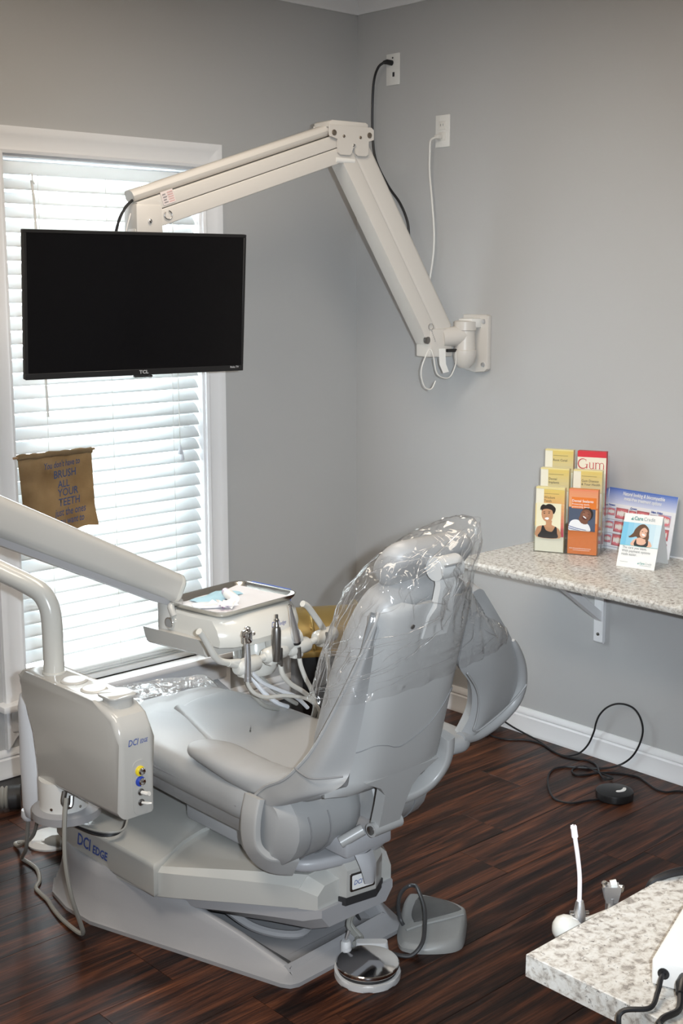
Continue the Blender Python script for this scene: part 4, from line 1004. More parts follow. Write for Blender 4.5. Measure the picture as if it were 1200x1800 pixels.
# balancing arm
P0, P1 = Vector((-2.235, -1.06, 1.145)), Vector((-1.605, -1.000, 0.826))
ax = (P1 - P0).normalized(); sv = ax.cross(Vector((0, 0, 1))).normalized(); nv = sv.cross(ax)
obj('arm_root', tube([(-2.245, -0.78, 1.10), (-2.27, -0.90, 1.13), (-2.25, -1.06, 1.15)], 0.045, 16, 6), M_cream, un)
L_ = (P1 - P0).length
def arm_sec(t, h, w, e=0.0):
    p = P0 + ax * (L_ * t + e)
    return [p + nv * b + sv * a for a, b in rrect(w, h, min(w, h) * 0.36, 5)]
secs = [arm_sec(0.0, 0.100, 0.080), arm_sec(0.35, 0.096, 0.076), arm_sec(0.80, 0.086, 0.068), arm_sec(0.955, 0.082, 0.066), arm_sec(0.97, 0.083, 0.066)]
obj('balancing_arm', loft(secs), M_box, un, angle=30)
obj('arm_end_cap', loft([arm_sec(0.97, 0.0835, 0.0665), arm_sec(0.985, 0.082, 0.065), arm_sec(0.997, 0.072, 0.056), arm_sec(1.003, 0.05, 0.04)]), M_cream, un)
obj('arm_underside', loft([[P0 + ax * (L_ * t) + nv * b + sv * a for a, b in ((-w, -h0), (w, -h0), (w * 0.8, -h0 - 0.016), (-w * 0.8, -h0 - 0.016))] for t, w, h0 in ((0.0, 0.032, 0.046), (0.90, 0.028, 0.036), (0.98, 0.020, 0.032))]), M_base, un)
obj('arm_tie', tube([(-1.66, -0.995, 0.812), (-1.650, -0.985, 0.790), (-1.638, -0.985, 0.775)], 0.003, 6, 5), M_cord, un)
# instrument head
ha = R(7); HU = Vector((math.cos(ha), math.sin(ha), 0)); HV = Vector((-math.sin(ha), math.cos(ha), 0))
HC = Vector((-1.490, -1.086, 0)); fhd = frame(HC, HU, HV, (0, 0, 1))
obj('swivel', lathe([(0.034, 0.70), (0.034, 0.80), (0.026, 0.806)], fhd(-0.125, 0.105, 0), (0, 0, 1), 20), M_box, un)
hd = [(-0.150, 0.105), (-0.155, 0.0), (-0.152, -0.10), (-0.125, -0.128), (-0.06, -0.150), (0.03, -0.152), (0.105, -0.135), (0.148, -0.100), (0.152, 0.0), (0.148, 0.105)]
def head_ring(z, k, dy): return [fhd(u * k, v * k + (dy if v < -0.05 else 0), z) for u, v in hd]
obj('instrument_head', loft([head_ring(0.708, 0.93, 0.0), head_ring(0.714, 0.99, -0.006), head_ring(0.730, 1.0, -0.010), head_ring(0.760, 1.0, 0.002), head_ring(0.780, 0.985, 0.020), head_ring(0.786, 0.95, 0.025)]), M_cream, un, angle=35)
obj('head_bracket', loft([[fhd(u, v, z) for u, v in ((-0.176 + k, 0.16), (-0.172 + k, -0.06), (-0.02, -0.08), (0.02, 0.10), (-0.02, 0.16))] for z, k in ((0.680, 0.022), (0.688, 0.012), (0.730, 0.0))]), M_box, un, angle=30)
obj('head_pedestal', lathe([(0.05, 0.60), (0.062, 0.62), (0.062, 0.665), (0.045, 0.705)], fhd(0.03, -0.06, 0), (0, 0, 1), 20), M_cream, un)
fl_ = frame(fhd(-0.156, -0.02, 0.758), -HV, (0, 0, 1), -HU)
gz = obj('air_gauge', lathe([(0.0155, 0), (0.0155, 0.004), (0.0125, 0.0045)], fl_(-0.095, -0.008, 0.0), -HU, 20), M_chrome, un)
obj('gauge_face', lathe([(0.0122, 0.0046), (0, 0.0047)], fl_(-0.095, -0.008, 0), -HU, 18), M_gprint, gz)
fh2 = frame(fhd(0.0, -0.1635, 0.745), HU, (0, 0.15, 1), -HV)
text('DCI', 0.020, fh2(-0.020, 0.006, 0.0036), HU, (0, 0.1, 1), M_blue, un, 0.25, width=0.9)
text('edge', 0.015, fh2(0.012, 0.006, 0.0036), HU, (0, 0.1, 1), M_blue, un, 0.25, width=0.85)
obj('tray_rest', tube([fhd(-0.152, 0.06, 0.770), fhd(-0.150, 0.075, 0.792), fhd(-0.140, 0.08, 0.796)], 0.010, 10, 4), M_box, un)
# instrument bar: holders strung along a rod with two handles
d9 = Vector((math.cos(R(9)), math.sin(R(9)), 0))
HP = [(-1.582, -1.276, 0.676), (-1.478, -1.260, 0.683), (-1.383, -1.244, 0.678), (-1.272, -1.227, 0.684)]
obj('holder_rod', tube([(-1.66, -1.289, 0.699), (-1.605, -1.280, 0.682)] + HP[1:], 0.0092, 12, 5), M_cream, un)
obj('rod_hub', lathe([(0.0, -0.05), (0.028, -0.045), (0.034, -0.02), (0.034, 0.02), (0.028, 0.045), (0.0, 0.05)], (-1.43, -1.235, 0.70), d9, 18), M_cream, un)
obj('hub_stem', tube([(-1.43, -1.235, 0.69), (-1.445, -1.16, 0.66)], 0.028, 14), M_cream, un)
for i, p in enumerate(HP):
    p = Vector(p)
    h = obj('instrument_holder', lathe([(0.0, -0.040), (0.014, -0.038), (0.0200, -0.030), (0.0215, 0.0), (0.0215, 0.036), (0.018, 0.042), (0.0, 0.042)], p - d9 * 0.012, d9, 18), M_cream, un)
    obj('valve_block', box(p + d9 * -0.022 + Vector((0, -0.005, -0.018)), (0.036, 0.024, 0.014), 0.005, rz=R(9)), M_cream, h)
obj('handle', tube([(-1.759, -1.304, 0.803), (-1.748, -1.302, 0.792), (-1.730, -1.299, 0.765), (-1.712, -1.297, 0.735), (-1.692, -1.293, 0.714), (-1.66, -1.288, 0.700), (-1.62, -1.282, 0.692)], 0.0088, 12, 6), M_cream, un)
obj('handle', tube([(-1.372, -1.242, 0.793), (-1.352, -1.239, 0.781), (-1.325, -1.234, 0.752), (-1.300, -1.231, 0.722), (-1.286, -1.229, 0.702), (-1.286, -1.229, 0.684)], 0.0088, 12, 6), M_cream, un)
# mount under the box, tank bracket
obj('mount_drum', lathe([(0.062, 0.292), (0.062, 0.385)], (-1.952, -0.965, 0), (0, 0, 1), 24), M_white, un)
obj('mount_flange', lathe([(0.0, 0.270), (0.072, 0.272), (0.088, 0.280), (0.088, 0.300), (0.080, 0.306), (0.0, 0.306)], (-1.945, -0.965, 0), (0, 0, 1), 28), M_base, un)
obj('mount_bracket', box((-1.83, -0.94, 0.285), (0.24, 0.09, 0.022), 0.006), M_base, un)
obj('mount_stem', box((-1.75, -0.92, 0.252), (0.09, 0.10, 0.06), 0.008), M_base, un)
bm = BM()
for a_ in (-150, -115, -80): add_lathe(bm, [(0.004, 0), (0.004, 0.003), (0, 0.0035)], (-1.952 + 0.061 * math.cos(R(a_)), -0.965 + 0.061 * math.sin(R(a_)), 0.318), (math.cos(R(a_)), math.sin(R(a_)), 0), 8)
obj('screw', bm, M_steel, un)
obj('hose_clip', tube([(-1.985, -1.03, 0.372), (-1.993, -1.035, 0.345), (-1.98, -1.045, 0.335), (-1.972, -1.04, 0.36)], 0.007, 8, 4), M_dsteel, un)
# ------------------------------------------------------------------ white water bottle hanging behind the box
wb = thing('water_bottle', 'milky white water bottle hanging behind the utility box', 'bottle', (-1.94, -0.79, 0.21))
obj('bottle_body', lathe([(0.0, 0.0), (0.018, 0.002), (0.034, 0.016), (0.0395, 0.045), (0.0400, 0.12), (0.0412, 0.18), (0.0400, 0.24), (0.0400, 0.32), (0.034, 0.352), (0.020, 0.368), (0.0, 0.372)], (-1.938, -0.800, 0.208), (0, 0, 1), 28), M_tank, wb)
obj('bottle_foot', lathe([(0.0, 0.0), (0.012, 0.0), (0.020, 0.012), (0.018, 0.030)], (-1.955, -0.778, 0.204), (0, 0, 1), 14), M_tank, wb)
obj('bottle_cap', lathe([(0.024, 0.0), (0.024, 0.03), (0.0, 0.032)], (-1.938, -0.800, 0.572), (0, 0, 1), 18), M_box, wb)
# ------------------------------------------------------------------ instruments in the holders
gi = 'instruments in the holders'
t = thing('air_water_syringe', 'steel air and water syringe, leftmost in the holders', 'syringe', (-1.625, -1.300, 0.66), gi)
sp = Vector((-1.612, -1.305, 0.0))
obj('body', tube([sp + Vector((0, 0, 0.745)), sp + Vector((0.001, -0.001, 0.70)), sp + Vector((0.001, 0, 0.655))], [0.0075, 0.0085, 0.0088], 14), M_alu, t)
obj('head', box(sp + Vector((-0.001, -0.002, 0.762)), (0.026, 0.018, 0.036), 0.006, rz=R(9)), M_chrome, t)
bm = BM()
for s in (-1, 1): add_lathe(bm, [(0.0062, 0), (0.0062, 0.005), (0.004, 0.007)], sp + Vector((s * 0.013, -0.006, 0.768)), (s, -0.3, 0.3), 12)
obj('button', bm, M_chrome, t)
obj('tip_nut', lathe([(0.007, 0), (0.007, 0.008), (0.004, 0.010)], sp + Vector((0, -0.004, 0.778)), (0, -0.2, 1), 10), M_chrome, t)
obj('strain_relief', tube([sp + Vector((0.001, 0, 0.656)), sp + Vector((0.001, 0, 0.645))], 0.0095, 12), M_alu, t)
obj('hose', tube([sp + Vector((0.001, 0, 0.65)), sp + Vector((0.006, 0.004, 0.632)), (-1.585, -1.298, 0.606), (-1.535, -1.285, 0.580), (-1.455, -1.268, 0.562), (-1.37, -1.26, 0.530), (-1.32, -1.25, 0.48), (-1.31, -1.20, 0.40)], 0.0052, 8, 7), M_cream, t)
t = thing('electric_motor_handpiece', 'dark steel motor handpiece, second from left in the holders', 'handpiece', (-1.520, -1.285, 0.68), gi)
mp_ = Vector((-1.518, -1.290, 0))
obj('motor_body', lathe([(0.0095, 0.672), (0.0115, 0.690), (0.0120, 0.72), (0.0120, 0.752), (0.0100, 0.762), (0.006, 0.763)], mp_, (0.02, 0, 1), 16), M_dsteel, t)
obj('nose', lathe([(0.0065, 0.762), (0.0065, 0.770), (0.0048, 0.772), (0.0048, 0.779), (0.0062, 0.780), (0.0062, 0.784), (0.004, 0.786), (0.004, 0.796), (0, 0.797)], mp_ + Vector((0.0, 0, 0.0)), (0.02, 0, 1), 12), M_dsteel, t)
obj('clip', box(mp_ + Vector((0.028, 0.002, 0.680)), (0.005, 0.016, 0.050), 0.001, rz=R(9)), M_dsteel, t)
obj('hose', tube([mp_ + Vector((0.03, 0.004, 0.660)), (-1.478, -1.284, 0.628), (-1.442, -1.275, 0.592), (-1.385, -1.262, 0.553), (-1.33, -1.245, 0.500), (-1.315, -1.20, 0.42)], 0.0068, 10, 7), M_cream, t)
t = thing('air_turbine_handpiece', 'slim tapered silver handpiece, third from left in the holders', 'handpiece', (-1.430, -1.275, 0.67), gi)
h0, h1 = Vector((-1.418, -1.270, 0.705)), Vector((-1.452, -1.285, 0.806))
hax = (h1 - h0).normalized(); hl = (h1 - h0).length
obj('grip', lathe([(0.0105, -0.002), (0.0125, 0.004), (0.0120, 0.030), (0.0095, 0.055), (0.0065, 0.080), (0.0042, hl)], h0, hax, 16), M_alu, t)
obj('tip', lathe([(0.0042, hl), (0.0052, hl + 0.002), (0.0048, hl + 0.007), (0.0, hl + 0.008)], h0, hax, 12), M_chrome, t)
obj('coupler', lathe([(0.0108, -0.008), (0.0112, -0.001)], h0, hax, 16), M_black, t)
obj('hose_connector', tube([(-1.408, -1.266, 0.685), (-1.406, -1.266, 0.655)], 0.0068, 12), M_dsteel, t)
obj('hose', tube([(-1.406, -1.266, 0.657), (-1.398, -1.264, 0.630), (-1.378, -1.260, 0.590), (-1.352, -1.255, 0.548), (-1.328, -1.240, 0.49), (-1.315, -1.20, 0.42)], 0.0064, 10, 7), M_cream, t)
t = thing('empty_handpiece_hose', 'cream hose with a bare grey connector, rightmost in the holders', 'hose', (-1.292, -1.240, 0.66))
obj('connector', tube([(-1.293, -1.250, 0.700), (-1.293, -1.250, 0.655)], [0.004, 0.0078], 12), M_dsteel, t)
obj('hose', tube([(-1.293, -1.250, 0.660), (-1.290, -1.249, 0.63), (-1.284, -1.248, 0.59), (-1.279, -1.245, 0.55), (-1.276, -1.240, 0.49), (-1.28, -1.20, 0.42)], 0.0060, 10, 7), M_cream, t)
t = thing('supply_tubing', 'bundle of grey supply tubes hanging under the instrument head', 'tubing', (-1.50, -1.15, 0.48))
for k, (x, y) in enumerate(((-1.520, -1.150), (-1.500, -1.152), (-1.478, -1.150))):
    obj('supply_tube', tube([(x, y, 0.69), (x + 0.004, y - 0.01, 0.62), (x + 0.02 + 0.012 * k, y - 0.03, 0.56), (x + 0.06 + 0.02 * k, y - 0.035, 0.515), (x + 0.12 + 0.012 * k, y - 0.02, 0.487)], 0.0062, 8, 6), M_gcord if k != 1 else M_tank, t)
obj('supply_tube', tube([(-1.575, -1.250, 0.668), (-1.52, -1.245, 0.610), (-1.45, -1.235, 0.568), (-1.38, -1.22, 0.53), (-1.32, -1.20, 0.48)], 0.0058, 8, 6), M_tank, t)
# ------------------------------------------------------------------ tray and what lies on it
tr = thing('instrument_tray', 'steel instrument tray on top of the delivery head', 'tray', (HC.x, HC.y, 0.786))
tw, th = 0.304, 0.238
tp = [fhd(u, v, z) for z in (0,) for u, v in ()]
def tray_ring(z, ins, r): return [fhd(u, v, z) for u, v in rrect(tw - 2 * ins, th - 2 * ins, r, 6)]
obj('tray_body', loft([tray_ring(0.7875, 0.022, 0.022), tray_ring(0.7885, 0.014, 0.028), tray_ring(0.798, 0.005, 0.034), tray_ring(0.8035, 0.002, 0.037), tray_ring(0.8055, 0.0, 0.038), tray_ring(0.8055, 0.004, 0.035), tray_ring(0.803, 0.007, 0.032), tray_ring(0.7905, 0.017, 0.026), tray_ring(0.7893, 0.026, 0.02)]), M_steel, tr, angle=50)
pp = obj('tray_paper', sheet([[fhd(-0.128 + 0.252 * i / 10, -0.098 + 0.200 * j / 8, 0.7905 + 0.006 * max(0, (i - 7) / 3) ** 2 + 0.001 * math.sin(i * 1.3 + j)) for i in range(11)] for j in range(9)], 0.0004), M_paper, None)
tag(pp, 'white paper liner in the steel tray', 'paper')
M_bpouch = mat('blue_pouch_film', (0.42, 0.68, 0.80), 0.25, bump=0.1, bscale=90)
po = obj('blue_pouch', sheet([[fhd(-0.075 + 0.15 * i / 8, 0.010 + 0.075 * j / 5 + 0.02 * i / 8, 0.7945 + 0.004 * noise.noise(Vector((i * 0.8, j * 0.9, 2)))) for i in range(9)] for j in range(6)], 0.0008), M_bpouch, None, angle=20)
tag(po, 'light blue sterilising pouch lying on the tray paper', 'pouch')
M_cpouch = mat('clear_pouch_film', (0.74, 0.76, 0.78), 0.2, bump=0.1, bscale=90)
po = obj('clear_pouch', pad(smooth2([(-0.035, -0.018), (0.035, -0.022), (0.04, 0.018), (-0.03, 0.024)], 4), 0.0, 0.008, 0.007, frame(fhd(-0.085, 0.005, 0.7918), HU * 0.75 - HV * 0.66, HU * 0.66 + HV * 0.75, (0, 0, 1)), 0.001), M_cpouch, None)
tag(po, 'small clear packet at the left of the tray', 'packet')
M_purp = mat('purple_print', (0.28, 0.10, 0.36), 0.4, bump=0.02)
sg = thing('bagged_syringe_tip', 'white and purple bagged dispenser in the middle of the tray', 'dispenser', fhd(-0.03, -0.02, 0.791))
obj('cylinder', tube([fhd(-0.022, -0.035, 0.806), fhd(-0.002, 0.012, 0.810)], 0.0135, 16), M_wprint, sg)
obj('cap', tube([fhd(-0.002, 0.012, 0.810), fhd(0.006, 0.030, 0.812)], [0.0135, 0.0105], 16), mat('lilac_cap', (0.55, 0.45, 0.55), 0.35, bump=0.02), sg)
bm = BM()
for k in range(11):
    a_ = random.uniform(0, 6.28); c0 = Vector((random.uniform(-0.085, -0.030), random.uniform(-0.055, 0.01)))
    l_ = random.uniform(0.016, 0.03); w_ = random.uniform(0.006, 0.012)
    q = [(c0.x + l_ * math.cos(a_), c0.y + l_ * math.sin(a_), 0.795), (c0.x - w_ * math.sin(a_), c0.y + w_ * math.cos(a_), 0.800 + random.uniform(0, 0.012)), (c0.x - l_ * math.cos(a_), c0.y - l_ * math.sin(a_), 0.796 + random.uniform(0, 0.006)), (c0.x + w_ * math.sin(a_), c0.y - w_ * math.cos(a_), 0.793)]
    f_ = bm.faces.new([bm.verts.new(fhd(*p)) for p in q]); f_.material_index = 1 if k % 4 == 3 else 0
obj('crumpled_bag', bm, [M_wprint, M_purp], sg, smooth=False)
# glove box standing behind the tray on the head
gb = thing('tissue_box', 'white and blue carton just right of the steel tray', 'box', fhd(0.22, 0.09, 0.716))
fg = frame(fhd(0.212, 0.098, 0.716), HU, HV, (0, 0, 1))
obj('carton', prism(rect(-0.050, -0.075, 0.048, 0.075), 0.0, 0.056, fg, 0.001, 1), M_wprint, gb, smooth=False)
obj('blue_band', prism(rect(0.012, -0.0753, 0.0484, 0.0753), 0.006, 0.0563, fg), mat('carton_blue', (0.10, 0.18, 0.55), 0.45, bump=0.02), gb, smooth=False)
obj('carton_shelf', box(fhd(0.185, 0.098, 0.709), (0.16, 0.12, 0.012), 0.004, rz=ha), M_box, un)
# ------------------------------------------------------------------ granite laminate shelf on the right wall
ST = 0.757
sh_ = thing('wall_shelf', 'speckled granite-look shelf on a white bracket on the right wall', 'shelf', (-0.26, -2.2, 0.418))
SP = [(0.0, -0.033), (-0.512, -0.033), (-0.522, -0.029), (-0.526, -0.020), (-0.526, -0.012), (-0.521, -0.004), (-0.511, 0.0), (0.0, 0.0)]
obj('shelf_top', prism(SP, -3.25, -1.030, frame((0, 0, ST), (1, 0, 0), (0, 0, 1), (0, 1, 0)), 0.001, 1), M_gran, sh_, angle=30)
bk = obj('shelf_bracket', prism([(0.0, 0.0), (0.0, -0.306), (0.006, -0.312), (0.010, -0.312), (0.016, -0.306), (0.016, -0.016), (0.44, -0.016), (0.44, 0.0)], -0.019, 0.019, frame((0, -1.228, ST - 0.033), (-1, 0, 0), (0, 0, 1), (0, 1, 0)), 0.001, 1), M_trim, sh_, label='white painted steel bracket', smooth=False)
obj('brace', prism([(0.012, -0.200), (0.012, -0.235), (0.330, -0.016), (0.285, -0.016)], -0.013, 0.013, frame((0, -1.228, ST - 0.033), (-1, 0, 0), (0, 0, 1), (0, 1, 0)), 0.001, 1), M_trim, bk, smooth=False)
obj('screw', lathe([(0.006, 0.0), (0.006, 0.002), (0.003, 0.003)], (-0.0162, -1.228, 0.445), (-1, 0, 0), 12), M_dsteel, bk)
obj('backsplash_bead', box((-0.003, -2.14, ST + 0.002), (0.006, 2.2, 0.004)), M_trim, sh_, smooth=False)
# ------------------------------------------------------------------ brochures in a clear tiered holder
BU = Vector((0.401, -0.916, 0)).normalized(); BW = Vector((-0.916, -0.401, 0)).normalized()     # across, towards the room
B0 = Vector((-0.258, -1.135, ST))
def fbr(tier): return frame(B0 - BW * 0.052 * tier + BU * (0.0), BU, (0, 0, 1), BW)
holder = thing('brochure_holder', 'clear acrylic three-tier brochure holder on the shelf', 'brochure holder', B0 - BW * 0.06)
for tier in range(3):
    f = fbr(tier)
    bm = BM()
    for u0, u1 in ((-0.003, 0.100), (0.105, 0.2105)):
        add_prism(bm, rect(u0, 0.0, u1, 0.085 + 0.055 * tier), 0.0045, 0.0062, f)
        for uu in (u0, u1): add_prism(bm, rect(uu - 0.0009, 0.0, uu + 0.0009, 0.10 + 0.055 * tier), -0.030, 0.0062, f)
    add_prism(bm, rect(-0.003, 0.0, 0.2105, 0.205 + 0.055 * tier), -0.030, -0.0285, f)
    obj('pocket', bm, M_acrylic, holder, smooth=False)
SKIN_A, SKIN_B, SKIN_C = (0.58, 0.30, 0.16), (0.20, 0.085, 0.05), (0.78, 0.47, 0.34)
HAIR = (0.025, 0.018, 0.015); GOLD = (0.72, 0.55, 0.20); CREAM = (0.86, 0.82, 0.68); ORANGE = (0.78, 0.22, 0.055); RED = (0.68, 0.035, 0.05)
bw_, bh_ = 0.0955, 0.215
def brochure(tier, colm, label, side, n=6):
    f0 = fbr(tier); u0 = 0.0 if colm == 0 else 0.1095
    z0 = 0.003 + 0.056 * tier
    P0_ = f0(u0, z0, 0.0)
    lean = 0.0
    f = lambda u, v, w=0.0: P0_ + BU * u + Vector((0, 0, 1)) * v + BW * (w - lean * v)
    t = thing('brochure', label, 'brochure', P0_, 'brochures in the clear holder')
    obj('leaves', prism(rect(0, 0, bw_, bh_), -0.024, 0.0, f), mat('leaf_edge_' + side[0], side[1], 0.6, bump=0.05), t, smooth=False)
    return t, f
def covers(t, f, layers, name='cover_print'): return print_layers(name, layers, f, t)
def hgrad(c0, c1, x0, y0, x1, y1, n=7):
    return [(tuple(a + (b - a) * (k + 0.5) / n for a, b in zip(c0, c1)), rect(x0, y0 + (y1 - y0) * k / n, x1, y0 + (y1 - y0) * (k + 1) / n)) for k in range(n)]
def curve2(pts, n=4): return smooth2(pts, n)
dk = mat('ink_dark', (0.10, 0.075, 0.05), 0.5, bump=0.01)
def hairline(t, f, u, v, w, off, m): obj('fine_print', prism(rect(u, v, u + w, v + 0.0009), off, off + 0.0001, f), m, t, smooth=False)
def gold_cover(t, f, lines, top=True):
    lay = [(CREAM, rect(0, 0, bw_, bh_))] + hgrad((0.62, 0.56, 0.36), (0.76, 0.58, 0.16), 0.0255, bh_ - 0.075, bw_, bh_ - 0.004)
    lay.append(((0.83, 0.70, 0.30), rect(0, bh_ - 0.004, bw_, bh_)))
    covers(t, f, lay)
    hairline(t, f, 0.028, bh_ - 0.020, 0.050, 0.0030, dk)
    for i, s in enumerate(lines): text(s, 0.0115, f(0.0275, bh_ - 0.0385 - 0.0115 * i, 0.0032), BU, (0, 0, 1), dk, t, width=0.92)
t, f = brochure(2, 0, 'yellow root canal brochure at the back left of the holder', ('y', (0.84, 0.76, 0.45))); gold_cover(t, f, ['Root Canal'])
t, f = brochure(1, 0, 'yellow implants brochure, middle row left in the holder', ('y', (0.84, 0.76, 0.45))); gold_cover(t, f, ['Dental', 'Implants'])
t, f = brochure(1, 1, 'yellow gum disease brochure, middle row right in the holder', ('y', (0.84, 0.76, 0.45))); gold_cover(t, f, ['Gum Disease', '& Your Health'])
t, f = brochure(2, 1, 'cream brochure with red band and large red word at the back right', ('r', (0.60, 0.08, 0.08)))
covers(t, f, [((0.86, 0.80, 0.66), rect(0, 0, bw_, bh_)), (RED, rect(0, bh_ - 0.020, bw_, bh_))])
def stroke(pts, ws):
    P = [Vector((a, b)) for a, b in pts]; L_, R_ = [], []
    for i, p in enumerate(P):
        d = (P[min(i + 1, len(P) - 1)] - P[max(i - 1, 0)]).normalized(); n = Vector((-d.y, d.x)); w = (ws[i] if isinstance(ws, (list, tuple)) else ws) / 2
        L_.append(p + n * w); R_.append(p - n * w)
    return [[(a.x, a.y), (b.x, b.y), (c.x, c.y), (d.x, d.y)] for a, b, c, d in zip(L_, L_[1:], R_[1:], R_)]
def arcp(cx, cy, rx, ry, a0, a1, n=14): return [(cx + rx * math.cos(R(a0 + (a1 - a0) * k / n)), cy + ry * math.sin(R(a0 + (a1 - a0) * k / n))) for k in range(n + 1)]
GR = (0.55, 0.03, 0.04); gy = bh_ - 0.058; gl_ = []
gl_ += stroke(arcp(0.0185, gy + 0.016, 0.0155, 0.016, 48, 330, 20), [0.0014 + 0.0022 * math.sin(math.pi * k / 20) for k in range(21)])
gl_ += stroke([(0.0320, gy + 0.0005), (0.0320, gy + 0.0145)], 0.0028) + stroke([(0.0265, gy + 0.0145), (0.0365, gy + 0.0145)], 0.0009) + stroke([(0.0290, gy + 0.031), (0.0290, gy + 0.0235)], 0.0010)
for x0 in (0.0415, 0.0535): gl_ += stroke([(x0, gy + 0.0205 if x0 < 0.05 else gy + 0.0205), (x0, gy + 0.0045 if x0 < 0.05 else gy)], 0.0024) + stroke([(x0 - 0.003, gy + 0.0205), (x0 + 0.001, gy + 0.0205)], 0.0009)
gl_ += stroke(arcp(0.0475, gy + 0.0055, 0.006, 0.0055, 180, 345, 10), 0.0017) + stroke([(0.0530, gy + 0.0004), (0.0562, gy + 0.0004)], 0.0009)
for x0 in (0.0615, 0.0745, 0.0875): gl_ += stroke([(x0, gy), (x0, gy + (0.0205 if x0 < 0.07 else 0.0145))], 0.0024) + stroke([(x0 - 0.003, gy + 0.0003), (x0 + 0.003, gy + 0.0003)], 0.0009)
gl_ += stroke([(0.0585, gy + 0.0205), (0.0625, gy + 0.0205)], 0.0009)
for x0 in (0.068, 0.081): gl_ += stroke(arcp(x0, gy + 0.0145, 0.0063, 0.006, 170, 0, 10), 0.0017)
print_layers('large_lettering', [(GR, p, 0) for p in gl_], frame(f(0, 0, 0.0010), BU, (0, 0, 1), BW), t)
# front left: wisdom teeth, with a printed portrait
t, f = brochure(0, 0, 'yellow wisdom teeth brochure with printed portrait, front left in holder', ('y', (0.84, 0.76, 0.45)))
lay = [(CREAM, rect(0, 0, bw_, bh_))] + hgrad((0.78, 0.45, 0.18), (0.76, 0.58, 0.16), 0.0265, bh_ - 0.055, bw_, bh_ - 0.006) + [((0.83, 0.70, 0.30), rect(0, bh_ - 0.005, bw_, bh_))]
lay += hgrad((0.62, 0.05, 0.13), (0.78, 0.45, 0.18), 0.080, 0.052, bw_, bh_ - 0.055, 9)
lay += [((0.82, 0.68, 0.33), rect(0.0, 0.085, 0.03, bh_ - 0.055)), ((0.85, 0.80, 0.58), rect(0.004, 0.046, 0.086, bh_ - 0.052))]
lay += [(SKIN_A, curve2([(0.006, 0.048), (0.006, 0.078), (0.018, 0.086), (0.036, 0.090), (0.037, 0.104), (0.056, 0.106), (0.056, 0.092), (0.068, 0.086), (0.082, 0.076), (0.084, 0.048)], 3)),
        ((0.030, 0.027, 0.030), curve2([(0.012, 0.048), (0.020, 0.068), (0.024, 0.086), (0.030, 0.086), (0.038, 0.072), (0.056, 0.068), (0.064, 0.078), (0.068, 0.086), (0.073, 0.082), (0.075, 0.064), (0.074, 0.048)], 3)),
        (HAIR, curve2([(0.018, 0.138), (0.018, 0.150), (0.026, 0.158), (0.034, 0.156), (0.042, 0.160), (0.052, 0.160), (0.062, 0.154), (0.068, 0.146), (0.066, 0.134), (0.060, 0.128), (0.05, 0.142), (0.03, 0.148)], 3)),
        (SKIN_A, ell(0.0405, 0.126, 0.0195, 0.026, 18, 0.10)), (HAIR, curve2([(0.021, 0.136), (0.027, 0.151), (0.045, 0.154), (0.058, 0.146), (0.061, 0.132), (0.056, 0.140), (0.042, 0.144), (0.028, 0.142)], 3)),
        ((0.95, 0.93, 0.90), curve2([(0.032, 0.112), (0.042, 0.116), (0.047, 0.1125), (0.041, 0.107)], 3)),
        (HAIR, ell(0.031, 0.1285, 0.0030, 0.0013, 10, 0.2)), (HAIR, ell(0.0465, 0.1305, 0.0030, 0.0013, 10, 0.2)), (HAIR, ell(0.030, 0.1335, 0.0048, 0.0008, 8, 0.3)), (HAIR, ell(0.047, 0.1358, 0.0048, 0.0008, 8, 0.0)),
        ((0.46, 0.21, 0.11), ell(0.0375, 0.1195, 0.0030, 0.0012, 8))]
covers(t, f, lay)
hairline(t, f, 0.029, bh_ - 0.020, 0.050, 0.0090, dk)
for i, s in enumerate(('Wisdom', 'Teeth')): text(s, 0.0115, f(0.029, bh_ - 0.036 - 0.0115 * i, 0.009), BU, (0, 0, 1), dk, t, width=0.92)
